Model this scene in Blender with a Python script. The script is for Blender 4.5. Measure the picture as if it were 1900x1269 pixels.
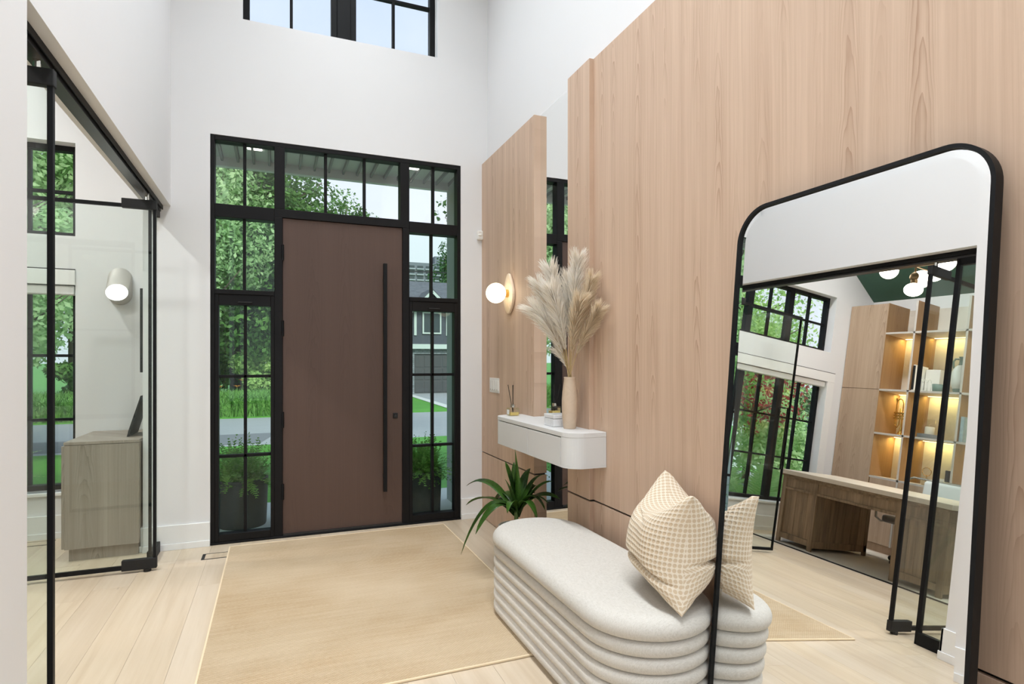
import bpy, bmesh, math, random
import numpy as np
from mathutils import Vector
random.seed(7); rng = np.random.default_rng(7)
R = math.radians; PI = math.pi
for o in list(bpy.data.objects): bpy.data.objects.remove(o)
scene = bpy.context.scene; C = scene.collection

# ------------------------------------------------------------------ camera
cam_d = bpy.data.cameras.new('camera'); cam = bpy.data.objects.new('camera', cam_d); C.objects.link(cam)
cam_d.sensor_width = 36; cam_d.lens = 36 * 1086 / 1900; cam_d.shift_y = 34.5 / 1900
cam_d.clip_start = .05; cam_d.clip_end = 2000
cam.location = (0, 0, 1.354); cam.rotation_euler = (R(90), 0, R(-21.9)); scene.camera = cam

# ------------------------------------------------------------------ view
vs = scene.view_settings
vs.view_transform = 'Standard'; vs.look = 'None'; vs.exposure = 0.0; vs.gamma = 1; vs.use_curve_mapping = False

# ------------------------------------------------------------------ world: bright, thinly clouded sky
world = bpy.data.worlds.new('world'); scene.world = world; world.use_nodes = True
wt = world.node_tree; wt.nodes.clear()
def wn(t, **k):
    n = wt.nodes.new(t)
    for a, b in k.items(): setattr(n, a, b)
    return n
wo = wn('ShaderNodeOutputWorld'); wb = wn('ShaderNodeBackground'); wtc = wn('ShaderNodeTexCoord')
wsep = wn('ShaderNodeSeparateXYZ'); wr = wn('ShaderNodeValToRGB'); wns = wn('ShaderNodeTexNoise'); wr2 = wn('ShaderNodeValToRGB'); wmx = wn('ShaderNodeMix', data_type='RGBA')
wt.links.new(wtc.outputs['Generated'], wsep.inputs[0]); wt.links.new(wsep.outputs['Z'], wr.inputs[0])
e = wr.color_ramp.elements
e[0].position = 0.0; e[0].color = (.72, .80, .86, 1); e[1].position = .75; e[1].color = (.46, .61, .95, 1)
m_ = wr.color_ramp.elements.new(.22); m_.color = (.82, .87, .97, 1)
wns.inputs['Scale'].default_value = 2.2; wns.inputs['Detail'].default_value = 5; wns.inputs['Roughness'].default_value = .55
wt.links.new(wtc.outputs['Generated'], wns.inputs['Vector']); wt.links.new(wns.outputs['Fac'], wr2.inputs[0])
wr2.color_ramp.elements[0].position = .45; wr2.color_ramp.elements[0].color = (0, 0, 0, 1)
wr2.color_ramp.elements[1].position = .75; wr2.color_ramp.elements[1].color = (.6, .6, .6, 1)
wt.links.new(wr2.outputs[0], wmx.inputs[0]); wt.links.new(wr.outputs[0], wmx.inputs[6]); wmx.inputs[7].default_value = (.92, .95, .98, 1)
wt.links.new(wmx.outputs[2], wb.inputs['Color']); wb.inputs['Strength'].default_value = 1.25
wt.links.new(wb.outputs[0], wo.inputs[0])

# ------------------------------------------------------------------ sun (veiled) and area lights at the clerestory and the added rear windows
def light(name, kind, loc, rot, energy, col=(1, 1, 1), **k):
    d = bpy.data.lights.new(name, kind); d.energy = energy; d.color = col
    for a, b in k.items(): setattr(d, a, b)
    o = bpy.data.objects.new(name, d); C.objects.link(o); o.location = loc; o.rotation_euler = rot
    return o
light('veiled_sun', 'SUN', (0, 0, 30), (R(42), R(-20), R(30)), 4.2, (1, .98, .94), angle=R(25))
P_BACK, P_OFFICE, P_CLERE = 72, 36, 3
P_FOYER = (15, 20, 25, 28, 29)     # added foyer ceiling lights, from the door to behind the viewer
light('added_rear_fill', 'AREA', (.8, -5.85, 2.75), (R(90), 0, R(0)), P_BACK, (.89, .95, 1), shape='RECTANGLE', size=6.4, size_y=4.6)  # added fill from behind the viewer, set at the unseen rear windows
light('clerestory_daylight', 'AREA', (.51, 4.76, 4.6), (R(72), 0, R(180)), P_CLERE, (.95, .98, 1), shape='RECTANGLE', size=1.45, size_y=1.3)

# ------------------------------------------------------------------ object helpers
ORG = {}
def tag(o, label=None, cat=None, group=None, kind=None):
    if label: o['label'] = label
    if cat: o['category'] = cat
    if group: o['group'] = group
    if kind: o['kind'] = kind
    return o
def thing(name, label, cat, loc=(0, 0, 0), group=None, kind=None):
    o = bpy.data.objects.new(name, None); C.objects.link(o); o.location = loc; o.empty_display_size = .1
    ORG[o] = Vector(loc)
    return tag(o, label, cat, group, kind)
def link_mesh(name, me, mat, parent=None, center=None, smooth=False, label=None):
    """mesh coordinates are in metres in the place; the object's origin is put at the mesh's centre"""
    n = len(me.vertices); co = np.empty(n * 3, 'f'); me.vertices.foreach_get('co', co); co = co.reshape(-1, 3)
    c = Vector(((co.min(0) + co.max(0)) / 2).tolist()) if center is None else Vector(center)
    me.vertices.foreach_set('co', (co - np.array(c, 'f')).ravel()); me.update()
    o = bpy.data.objects.new(name, me); C.objects.link(o)
    if mat: me.materials.append(mat)
    if smooth: me.polygons.foreach_set('use_smooth', np.ones(len(me.polygons), bool))
    ORG[o] = c
    if parent: o.parent = parent; o.location = c - ORG[parent]
    else: o.location = c
    if label: o['label'] = label
    return o
def copy_part(src, parent, offset):
    c = src.copy(); C.objects.link(c); c.parent = parent; ORG[c] = ORG[src] + Vector(offset)
    c.location = ORG[c] - (ORG[parent] if parent else Vector())
    return c
class MB:
    def __init__(s): s.v = []; s.f = []
    def add(s, vs, fs):
        n = len(s.v); s.v += [tuple(map(float, p)) for p in vs]; s.f += [tuple(i + n for i in q) for q in fs]; return s
    def box(s, x0, x1, y0, y1, z0, z1):
        return s.add([(x0,y0,z0),(x1,y0,z0),(x1,y1,z0),(x0,y1,z0),(x0,y0,z1),(x1,y0,z1),(x1,y1,z1),(x0,y1,z1)],
                     [(0,3,2,1),(4,5,6,7),(0,1,5,4),(1,2,6,5),(2,3,7,6),(3,0,4,7)])
    def bar(s, p0, p1, w, h, upv=(0,0,1)):
        p0 = Vector(p0); p1 = Vector(p1); d = (p1 - p0).normalized(); u = Vector(upv); a = d.cross(u)
        if a.length < 1e-4: a = d.cross(Vector((1,0,0)))
        a.normalize(); b = a.cross(d).normalized(); a *= w / 2; b *= h / 2
        return s.add([p0-a-b, p0+a-b, p0+a+b, p0-a+b, p1-a-b, p1+a-b, p1+a+b, p1-a+b],
                     [(0,1,2,3),(7,6,5,4),(0,4,5,1),(1,5,6,2),(2,6,7,3),(3,7,4,0)])
    def prism(s, poly, vec):
        n = len(poly); v = Vector(vec); P = [Vector(p) for p in poly]
        return s.add(P + [p + v for p in P], [tuple(range(n))[::-1], tuple(range(n, 2*n))] + [(i, (i+1) % n, n+(i+1) % n, n+i) for i in range(n)])
    def tube(s, path, r, n=10, cap=True):
        P = [Vector(p) for p in path]; m = len(P); rr = r if hasattr(r, '__len__') else [r] * m
        base = len(s.v); ref = None; vs = []; fs = []
        for i, p in enumerate(P):
            d = (P[min(i+1, m-1)] - P[max(i-1, 0)]).normalized()
            if ref is None: ref = d.orthogonal().normalized()
            else: ref = (ref - d * ref.dot(d)).normalized()
            b = d.cross(ref)
            for k in range(n):
                a = 2*PI*k/n; vs.append(p + (ref*math.cos(a) + b*math.sin(a)) * rr[i])
        for i in range(m-1):
            for k in range(n): fs.append((i*n+k, i*n+(k+1) % n, (i+1)*n+(k+1) % n, (i+1)*n+k))
        if cap: fs += [tuple(range(n))[::-1], tuple((m-1)*n+k for k in range(n))]
        return s.add(vs, fs)
    def cyl(s, p0, p1, r, n=16): return s.tube([p0, p1], r, n)
    def lathe(s, c, prof, n=32, axis='z'):
        m = len(prof); vs = []; fs = []
        for (r, h) in prof:
            for k in range(n):
                a = 2*PI*k/n
                q = (r*math.cos(a), r*math.sin(a), h)
                if axis == 'y': q = (q[0], q[2], q[1])
                if axis == 'x': q = (q[2], q[0], q[1])
                vs.append((c[0]+q[0], c[1]+q[1], c[2]+q[2]))
        for i in range(m-1):
            for k in range(n): fs.append((i*n+k, i*n+(k+1) % n, (i+1)*n+(k+1) % n, (i+1)*n+k))
        fs += [tuple(range(n))[::-1], tuple((m-1)*n+k for k in range(n))]
        return s.add(vs, fs)
    def ball(s, c, rx, ry=None, rz=None, n=24, m=14, t0=0, t1=PI):
        ry = ry or rx; rz = rz or rx
        return s.lathe_e(c, [(math.sin(t0+(t1-t0)*i/m), -math.cos(t0+(t1-t0)*i/m)) for i in range(m+1)], rx, ry, rz, n)
    def lathe_e(s, c, prof, rx, ry, rz, n):
        m = len(prof); vs = []; fs = []
        for (r, h) in prof:
            for k in range(n):
                a = 2*PI*k/n; vs.append((c[0]+max(r,1e-4)*rx*math.cos(a), c[1]+max(r,1e-4)*ry*math.sin(a), c[2]+h*rz))
        for i in range(m-1):
            for k in range(n): fs.append((i*n+k, i*n+(k+1) % n, (i+1)*n+(k+1) % n, (i+1)*n+k))
        fs += [tuple(range(n))[::-1], tuple((m-1)*n+k for k in range(n))]
        return s.add(vs, fs)
    def mesh(s, name):
        me = bpy.data.meshes.new(name); me.from_pydata(s.v, [], s.f); me.update(); return me
    def build(s, name, mat, parent=None, smooth=False, bevel=0, label=None, seg=2, fix=True, auto=False):
        me = s.mesh(name)
        if fix:
            bm = bmesh.new(); bm.from_mesh(me); bmesh.ops.recalc_face_normals(bm, faces=bm.faces); bm.to_mesh(me); bm.free()
        o = link_mesh(name, me, mat, parent, smooth=smooth, label=label)
        if auto: me.set_sharp_from_angle(angle=R(40))
        if bevel:
            m = o.modifiers.new('bevel', 'BEVEL'); m.width = bevel; m.segments = seg; m.limit_method = 'ANGLE'; m.angle_limit = R(40)
        return o
def quads(name, V, mat, parent=None, smooth=False):
    """V: (n,4,3) array of loose quads"""
    n = len(V); me = bpy.data.meshes.new(name)
    me.vertices.add(n*4); me.vertices.foreach_set('co', np.asarray(V, 'f').ravel())
    me.loops.add(n*4); me.loops.foreach_set('vertex_index', np.arange(n*4, dtype='i'))
    me.polygons.add(n); me.polygons.foreach_set('loop_start', np.arange(0, n*4, 4, dtype='i')); me.polygons.foreach_set('loop_total', np.full(n, 4, 'i'))
    me.update(calc_edges=True)
    return link_mesh(name, me, mat, parent, smooth=smooth)
def grid_mesh(name, P, closed_u=False):
    """P: (nu,nv,3)"""
    nu, nv, _ = P.shape; me = bpy.data.meshes.new(name); idx = np.arange(nu*nv).reshape(nu, nv)
    a = idx if closed_u else idx[:-1]; b = np.roll(idx, -1, 0) if closed_u else idx[1:]
    F = np.stack([a[:, :-1], b[:, :-1], b[:, 1:], a[:, 1:]], -1).reshape(-1, 4)
    me.vertices.add(nu*nv); me.vertices.foreach_set('co', P.reshape(-1).astype('f'))
    n = len(F); me.loops.add(n*4); me.loops.foreach_set('vertex_index', F.ravel().astype('i'))
    me.polygons.add(n); me.polygons.foreach_set('loop_start', np.arange(0, n*4, 4, dtype='i')); me.polygons.foreach_set('loop_total', np.full(n, 4, 'i'))
    me.update(calc_edges=True); return me

# ------------------------------------------------------------------ materials
def S(r, g, b): # sRGB 0-255 -> linear
    return tuple((c/255/12.92 if c/255 <= .04045 else ((c/255+.055)/1.055)**2.4) for c in (r, g, b)) + (1,)
class NT:
    def __init__(s, name):
        s.m = bpy.data.materials.new(name); s.m.use_nodes = True; s.t = s.m.node_tree; s.t.nodes.clear()
        s.out = s.n('ShaderNodeOutputMaterial')
    def n(s, typ, _in=None, **k):
        nd = s.t.nodes.new(typ)
        for a, b in k.items(): setattr(nd, a, b)
        for a, b in (_in or {}).items(): s.set(nd.inputs[a], b)
        return nd
    def set(s, sock, v):
        if isinstance(v, bpy.types.NodeSocket): s.t.links.new(v, sock)
        elif isinstance(v, bpy.types.Node): s.t.links.new(v.outputs[0], sock)
        else: sock.default_value = v
    def math(s, op, a, b=0.0, c=0.0): return s.n('ShaderNodeMath', {0: a, 1: b, 2: c}, operation=op).outputs[0]
    def mix(s, f, a, b):
        nd = s.n('ShaderNodeMix', {0: f, 6: a, 7: b}, data_type='RGBA'); return nd.outputs[2]
    def ramp(s, f, stops):
        nd = s.n('ShaderNodeValToRGB', {0: f}); el = nd.color_ramp.elements
        while len(el) < len(stops): el.new(.5)
        for q, (p, c) in zip(el, stops):
            q.position = p; q.color = c if len(c) == 4 else tuple(c) + (1,)
        return nd.outputs[0]
    def noise(s, vec, scale=5, detail=4, rough=.5, dist=0):
        return s.n('ShaderNodeTexNoise', {'Vector': vec, 'Scale': scale, 'Detail': detail, 'Roughness': rough, 'Distortion': dist}).outputs[0]
    def pos(s): return s.n('ShaderNodeNewGeometry').outputs['Position']
    def obj(s): return s.n('ShaderNodeTexCoord').outputs['Object']
    def rand(s): return s.n('ShaderNodeObjectInfo').outputs['Random']
    def scale(s, vec, sc, off=None):
        v = s.n('ShaderNodeVectorMath', {0: vec, 1: sc}, operation='MULTIPLY').outputs[0]
        if off is not None: v = s.n('ShaderNodeVectorMath', {0: v, 1: off}, operation='ADD').outputs[0]
        return v
    def bump(s, h, strength=.3, dist=.01): return s.n('ShaderNodeBump', {'Height': h, 'Strength': strength, 'Distance': dist}).outputs[0]
    def bsdf(s, **k):
        b = s.n('ShaderNodeBsdfPrincipled')
        for a, v in k.items(): s.set(b.inputs[a.replace('_', ' ')], v)
        s.t.links.new(b.outputs[0], s.out.inputs[0]); return s.m
def plain(name, col, rough=.5, metal=0.0, var=0.0, vscale=6, bump=0.0, bscale=60, spec=.5):
    t = NT(name); c = col
    if var:
        f = t.noise(t.pos(), vscale, 4)
        c = t.mix(f, tuple(x*(1-var) for x in col[:3]) + (1,), tuple(min(1, x*(1+var)) for x in col[:3]) + (1,))
    kw = dict(Base_Color=c, Roughness=rough, Metallic=metal, Specular_IOR_Level=spec)
    if bump: kw['Normal'] = t.bump(t.noise(t.pos(), bscale, 3), bump, .005)
    return t.bsdf(**kw)
M = {}
M['white'] = plain('white_paint', S(232, 232, 233), .65, var=.01, vscale=3, spec=.3)
M['trimw'] = plain('white_trim_paint', S(240, 240, 239), .4, var=.008)
M['ceil'] = plain('ceiling_paint', S(240, 240, 240), .7, var=.01)
M['black'] = plain('black_metal', S(18, 19, 21), .5, .0, var=.15, vscale=40, spec=.2)
M['blackm'] = plain('matt_black', S(16, 16, 17), .6, var=.1)
M['bronze'] = plain('dark_frame', S(20, 19, 20), .5, .0, var=.12, vscale=30, spec=.2)
M['steel'] = plain('dark_rail', S(62, 62, 62), .35, .6, var=.1, vscale=30)
M['chrome'] = plain('chrome', S(215, 213, 205), .12, 1.0, var=.03)
M['brass'] = plain('brass', S(214, 176, 96), .2, 1.0, var=.05)
M['brassd'] = plain('aged_brass', S(120, 98, 70), .35, .9, var=.08)
M['lacq'] = plain('satin_grey_lacquer', S(222, 222, 221), .38, var=.006)
M['green'] = plain('dark_green_paint', S(58, 96, 80), .55, var=.05)
M['plastic'] = plain('white_plastic', S(235, 233, 228), .35, var=.01)
M['paper'] = plain('white_paper', S(236, 234, 228), .6, var=.02)
M['teal'] = plain('grey_green_glaze', S(96, 120, 110), .3, var=.12)
M['ceramic'] = plain('white_ceramic', S(225, 228, 224), .35, var=.03)
M['reed'] = plain('black_reed', S(22, 20, 20), .7, var=.1)
M['wax'] = plain('white_wax', S(240, 238, 230), .45, var=.02)
M['slate'] = plain('slate_tray', S(120, 124, 126), .5, var=.1)
M['leather'] = plain('grey_leather', S(150, 150, 150), .4, var=.08, vscale=20, bump=.1)
M['whiteup'] = plain('white_upholstery', S(232, 236, 236), .5, var=.03)
M['officerug'] = plain('cream_wool_rug', S(214, 206, 190), .95, var=.08, vscale=90, bump=.5, bscale=200)
M['concrete'] = plain('pale_concrete', S(196, 196, 192), .85, var=.06, vscale=3, bump=.2)
M['asphalt'] = plain('asphalt', S(150, 152, 154), .9, var=.06, vscale=2, bump=.3)
M['streetd'] = plain('dark_street_grey', S(112, 114, 118), .9, var=.06, vscale=2, bump=.3)
M['planter'] = plain('charcoal_planter', S(70, 72, 72), .7, var=.14, vscale=25, bump=.15)
M['soffit'] = plain('soffit_board', S(214, 216, 212), .5, var=.02)
M['soffitd'] = plain('soffit_groove', S(120, 122, 118), .5, var=.03)
M['bark'] = plain('bark', S(92, 80, 68), .9, var=.25, vscale=14, bump=.5)
M['stalk'] = plain('green_stalk', S(96, 120, 62), .6, var=.12)
M['siding'] = plain('charcoal_shake_siding', S(74, 78, 86), .8, var=.2, vscale=3)
M['garage'] = plain('dark_garage_door', S(70, 72, 74), .6, var=.08)
M['housew'] = plain('house_white_trim', S(186, 196, 190), .6, var=.02)
M['darkglass'] = plain('dark_window_glass', S(60, 70, 72), .08, var=.1, vscale=1)
M['tower'] = plain('tower_concrete', S(104, 110, 118), .8, var=.05, vscale=.1)
M['towerb'] = plain('tower_balcony', S(140, 146, 152), .8, var=.03)
M['daylily'] = plain('orange_petal', S(246, 164, 84), .6, var=.1)
M['picture'] = plain('picture_print', S(90, 88, 84), .5, var=.3, vscale=6)
M['soil'] = plain('potting_soil', S(60, 48, 40), .95, var=.2, vscale=40)
M['magz'] = plain('blue_white_cover', S(150, 170, 176), .5, var=.35, vscale=40)

def glass(name, tint, refl=1.0):
    t = NT(name)
    lw = t.n('ShaderNodeLayerWeight', {'Blend': .5}).outputs['Facing']
    f = t.math('POWER', lw, 5.0); f = t.math('MULTIPLY_ADD', f, .9*refl, .035*refl)
    tr = t.n('ShaderNodeBsdfTransparent', {'Color': tint}); gl = t.n('ShaderNodeBsdfGlossy', {'Color': (1,1,1,1), 'Roughness': 0.0})
    mx = t.n('ShaderNodeMixShader', {0: f, 1: tr.outputs[0], 2: gl.outputs[0]})
    t.t.links.new(mx.outputs[0], t.out.inputs[0]); return t.m
M['pane'] = glass('window_glass', (.945, .965, .96, 1))
M['panet'] = glass('sidelight_glass', (.885, .95, .92, 1), .4)
M['door_glass'] = glass('clear_door_glass', (.94, .972, .958, 1), .8)
M['bottle_glass'] = glass('bottle_glass', (.97, .95, .88, 1), 1.2)
M['oil'] = plain('amber_oil', S(212, 190, 118), .1, var=.05)
t = NT('silvered_mirror'); g = t.n('ShaderNodeBsdfGlossy', {'Color': (.93, .94, .935, 1), 'Roughness': 0.0}); t.t.links.new(g.outputs[0], t.out.inputs[0]); M['mirror'] = t.m

def emit(name, col, st):
    t = NT(name); f = t.noise(t.pos(), 3, 2)
    c = t.mix(f, tuple(x*.97 for x in col[:3]) + (1,), col)
    em = t.n('ShaderNodeEmission', {'Color': c, 'Strength': st}); t.t.links.new(em.outputs[0], t.out.inputs[0]); return t.m
M['globe'] = emit('warm_opal_glow', (1, .84, .58, 1), 4.0)
M['opal'] = emit('opal_glow', (1, .92, .80, 1), 9.0)
M['lens'] = emit('white_lens_glow', (1, .97, .92, 1), 5.0)
M['led'] = emit('led_strip_glow', (1, .78, .42, 1), 4.0)
M['down'] = emit('downlight_glow', (1, .93, .82, 1), 5.0)

def veneer(name, light_c, dark_c, strip=.115, cath=.5, axis='y', streak=.55, freq=1.0, rough=.5, perobj=False):
    """upright veneer: fine vertical streaks with flat-sawn arches in strips. axis = horizontal axis of the sheet"""
    t = NT(name); p = t.pos()
    if perobj:
        r3 = t.n('ShaderNodeCombineXYZ', {0: t.math('MULTIPLY', t.rand(), 17.0), 1: t.math('MULTIPLY', t.rand(), 31.0), 2: t.math('MULTIPLY', t.rand(), 9.0)}).outputs[0]
        p = t.n('ShaderNodeVectorMath', {0: p, 1: r3}, operation='ADD').outputs[0]
    sp = t.n('ShaderNodeSeparateXYZ', {0: p}); z = sp.outputs[2]
    h = sp.outputs[1] if axis == 'y' else (sp.outputs[0] if axis == 'x' else t.math('ADD', sp.outputs[0], sp.outputs[1]))
    # wobble so that strips do not run dead straight
    wob = t.noise(t.n('ShaderNodeCombineXYZ', {0: h, 1: t.math('MULTIPLY', z, .35), 2: 0.0}).outputs[0], 2.5, 2)
    hw = t.math('MULTIPLY_ADD', wob, .03, h)
    u = t.math('DIVIDE', hw, strip); col = t.math('FLOOR', u); fr = t.math('SUBTRACT', t.math('SUBTRACT', u, col), .5)
    rnd = t.n('ShaderNodeTexWhiteNoise', {'W': col}, noise_dimensions='1D').outputs['Value']
    yl = t.math('SUBTRACT', fr, t.math('MULTIPLY_ADD', rnd, .3, -.15))
    par = t.math('MULTIPLY', t.math('MULTIPLY', yl, yl), 26.0*freq)
    zz = t.math('MULTIPLY_ADD', rnd, 7.0, z)
    zn = t.noise(t.n('ShaderNodeCombineXYZ', {0: t.math('MULTIPLY', h, 6.0), 1: t.math('MULTIPLY', zz, 1.3), 2: rnd}).outputs[0], 2.0, 3)
    f = t.math('ADD', par, t.math('MULTIPLY_ADD', zn, 4.0, t.math('MULTIPLY', zz, 5.0*freq)))
    saw = t.math('FRACT', f); line = t.math('POWER', saw, 3.0)
    mask = t.n('ShaderNodeMapRange', {0: t.noise(t.n('ShaderNodeCombineXYZ', {0: t.math('MULTIPLY', col, 3.7), 1: t.math('MULTIPLY', zz, .55), 2: rnd}).outputs[0], 1.6, 1), 1: .42, 2: .62}).outputs[0]
    mask = t.math('MULTIPLY', mask, t.n('ShaderNodeMapRange', {0: t.math('ABSOLUTE', yl), 1: .42, 2: .2}).outputs[0])
    cathv = t.math('MULTIPLY', t.math('MULTIPLY', line, mask), cath)
    st1 = t.noise(t.n('ShaderNodeCombineXYZ', {0: t.math('MULTIPLY', hw, 90.0), 1: t.math('MULTIPLY', z, 1.2), 2: 0.0}).outputs[0], 1.0, 5, .6)
    st2 = t.noise(t.n('ShaderNodeCombineXYZ', {0: t.math('MULTIPLY', hw, 14.0), 1: t.math('MULTIPLY', z, .35), 2: 3.0}).outputs[0], 1.0, 3)
    st3 = t.noise(t.n('ShaderNodeCombineXYZ', {0: t.math('MULTIPLY', h, 420.0), 1: t.math('MULTIPLY', z, 8.0), 2: 1.0}).outputs[0], 1.0, 2)
    d = t.math('ADD', t.math('MULTIPLY', t.n('ShaderNodeMapRange', {0: st1, 1: .3, 2: .75}).outputs[0], streak*.55), t.math('MULTIPLY', t.n('ShaderNodeMapRange', {0: st2, 1: .3, 2: .7}).outputs[0], streak*.5))
    d = t.math('ADD', d, t.math('ADD', cathv, t.math('MULTIPLY', st3, .12)))
    c = t.mix(d, light_c, dark_c)
    return t.bsdf(Base_Color=c, Roughness=rough, Specular_IOR_Level=.35, Normal=t.bump(d, .12, .002))
M['oakpanel'] = veneer('oak_veneer', S(222, 195, 172), S(166, 132, 107), cath=.5)
M['greyoak'] = veneer('grey_oak_veneer', S(174, 162, 150), S(120, 109, 98), strip=.17, cath=.45, axis='xy', perobj=True)
M['tauoak'] = veneer('taupe_oak_veneer', S(198, 174, 150), S(140, 115, 94), strip=.2, cath=.4, axis='xy')
M['oakdark'] = veneer('brown_oak_veneer', S(172, 138, 100), S(122, 90, 60), strip=.2, cath=.3, axis='xy')
M['edge'] = plain('pale_edge_band', S(196, 190, 182), .5, var=.02)
M['doorw'] = veneer('brown_stained_door', S(94, 74, 65), S(76, 58, 51), strip=.2, cath=.3, axis='x', streak=.4)

def floor_wood():
    t = NT('pale_oak_plank'); p = t.obj(); r = t.rand()
    off = t.n('ShaderNodeCombineXYZ', {0: t.math('MULTIPLY', r, 13.0), 1: t.math('MULTIPLY', r, 37.0), 2: 0.0}).outputs[0]
    g = t.noise(t.scale(p, (38, 1.6, 1), off), 1.0, 5, .6); g2 = t.noise(t.scale(p, (9, .7, 1), off), 1.0, 4, .55, .6); fine = t.noise(t.scale(p, (240, 5, 1), off), 1.0, 2)
    d = t.math('ADD', t.math('MULTIPLY', g, .45), t.math('MULTIPLY', g2, .6))
    base = t.ramp(d, [(.3, S(221, 208, 190)), (.55, S(211, 196, 175)), (.78, S(194, 176, 152))])
    tint = t.ramp(r, [(0, S(250, 248, 246)), (.5, S(238, 232, 224)), (1, S(255, 250, 240))])
    c = t.n('ShaderNodeMix', {0: .8, 6: base, 7: tint}, data_type='RGBA', blend_type='MULTIPLY').outputs[2]
    kn = t.n('ShaderNodeTexVoronoi', {'Vector': t.scale(p, (5.0, 1.1, 1), off), 'Scale': 1.0}).outputs['Distance']
    km = t.n('ShaderNodeMapRange', {0: kn, 1: .055, 2: .02}).outputs[0]
    c = t.mix(t.math('MULTIPLY', km, .75), c, S(120, 98, 76))
    c = t.mix(t.math('MULTIPLY', fine, .12), c, S(165, 140, 112))
    return t.bsdf(Base_Color=c, Roughness=.36, Specular_IOR_Level=.4, Normal=t.bump(g, .06, .002))
M['floor'] = floor_wood()

def rustic():
    t = NT('weathered_pine'); p = t.pos(); r = t.rand()
    off = t.n('ShaderNodeCombineXYZ', {0: t.math('MULTIPLY', r, 13.0), 1: t.math('MULTIPLY', r, 37.0), 2: t.math('MULTIPLY', r, 5.0)}).outputs[0]
    g = t.noise(t.scale(p, (40, 40, 3), off), 1.0, 5, .65); g2 = t.noise(t.scale(p, (8, 8, 1.2), off), 1.0, 3)
    d = t.math('ADD', t.math('MULTIPLY', g, .6), t.math('MULTIPLY', g2, .5))
    c = t.ramp(d, [(.3, S(168, 149, 124)), (.55, S(140, 120, 96)), (.8, S(94, 78, 62))])
    tint = t.ramp(r, [(0, S(225, 222, 218)), (1, S(255, 250, 244))])
    c = t.n('ShaderNodeMix', {0: 1.0, 6: c, 7: tint}, data_type='RGBA', blend_type='MULTIPLY').outputs[2]
    return t.bsdf(Base_Color=c, Roughness=.7, Normal=t.bump(g, .3, .004))
M['rustic'] = rustic()
M['rusttop'] = plain('whitewashed_pine', S(206, 196, 182), .5, var=.1, vscale=10, bump=.1)

def rug_mat():
    t = NT('woven_jute'); p = t.pos(); sp = t.n('ShaderNodeSeparateXYZ', {0: p})
    x, y = sp.outputs[0], sp.outputs[1]
    n1 = t.noise(t.scale(p, (3, 40, 1)), 1.0, 4); n2 = t.noise(t.scale(p, (60, 220, 1)), 1.0, 2); big = t.noise(p, 1.6, 3)
    row = t.math('FLOOR', t.math('DIVIDE', y, .0075))
    ph = t.math('MULTIPLY', t.math('MODULO', row, 2.0), PI)
    wy = t.math('ABSOLUTE', t.math('SINE', t.math('MULTIPLY', y, PI/.0075)))
    wx = t.math('SINE', t.math('ADD', t.math('MULTIPLY', x, 2*PI/.017), ph))
    hgt = t.math('MULTIPLY', wy, t.math('MULTIPLY_ADD', wx, .35, .65))
    d = t.math('ADD', t.math('MULTIPLY', n1, .4), t.math('MULTIPLY', n2, .5))
    c = t.ramp(d, [(.25, S(184, 159, 125)), (.5, S(206, 184, 152)), (.75, S(224, 206, 179))])
    c = t.mix(t.math('MULTIPLY', t.math('SUBTRACT', 1.0, hgt), .5), c, S(140, 112, 80))
    c = t.mix(t.n('ShaderNodeMapRange', {0: big, 1: .35, 2: .7, 3: 0.0, 4: .35}).outputs[0], c, S(226, 210, 186))
    return t.bsdf(Base_Color=c, Roughness=.95, Specular_IOR_Level=.1, Normal=t.bump(hgt, .7, .004))
M['jute'] = rug_mat()
M['binding'] = plain('cream_rug_binding', S(226, 206, 174), .9, var=.05, vscale=60)

def linen():
    t = NT('cream_linen'); p = t.pos()
    a = t.noise(t.scale(p, (700, 60, 700)), 1.0, 3); b = t.noise(t.scale(p, (60, 700, 120)), 1.0, 3)
    d = t.math('ADD', t.math('MULTIPLY', a, .6), t.math('MULTIPLY', b, .5))
    c = t.ramp(d, [(.3, S(178, 172, 162)), (.55, S(208, 203, 195)), (.8, S(220, 216, 210))])
    return t.bsdf(Base_Color=c, Roughness=.9, Specular_IOR_Level=.15, Normal=t.bump(d, .06, .001))
M['linen'] = linen()

def waffle():
    t = NT('waffle_cotton'); uv = t.n('ShaderNodeUVMap').outputs[0]
    f = t.n('ShaderNodeVectorMath', {0: t.scale(uv, (1/.018, 1/.018, 0))}, operation='FRACTION').outputs[0]
    dd = t.n('ShaderNodeVectorMath', {0: f, 1: (.5, .5, 0)}, operation='DISTANCE').outputs['Value']
    k = t.n('ShaderNodeMapRange', {0: dd, 1: .36, 2: .46}).outputs[0]
    n = t.noise(t.scale(uv, (300, 300, 1)), 1.0, 3)
    c = t.mix(k, S(210, 190, 163), S(234, 223, 206)); c = t.mix(t.math('MULTIPLY', n, .2), c, S(170, 145, 115))
    return t.bsdf(Base_Color=c, Roughness=.95, Specular_IOR_Level=.1, Normal=t.bump(n, .2, .002))
M['waffle'] = waffle()

def marble(name, base, vein, sc=2.2, amt=.6, rough=.25):
    t = NT(name); p = t.pos(); w = t.noise(p, sc, 6, .6, 1.2)
    v = t.math('ABSOLUTE', t.math('SUBTRACT', w, .5)); k = t.n('ShaderNodeMapRange', {0: v, 1: .035, 2: 0.0}).outputs[0]
    c = t.mix(t.math('MULTIPLY', k, amt), base, vein); c = t.mix(t.math('MULTIPLY', w, .25), c, vein)
    return t.bsdf(Base_Color=c, Roughness=rough)
M['slab'] = marble('veined_stone_slab', S(226, 219, 208), S(204, 195, 182), 1.4, .4)
M['marble'] = marble('white_marble', S(240, 240, 240), S(214, 214, 216), 7, .35)

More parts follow.
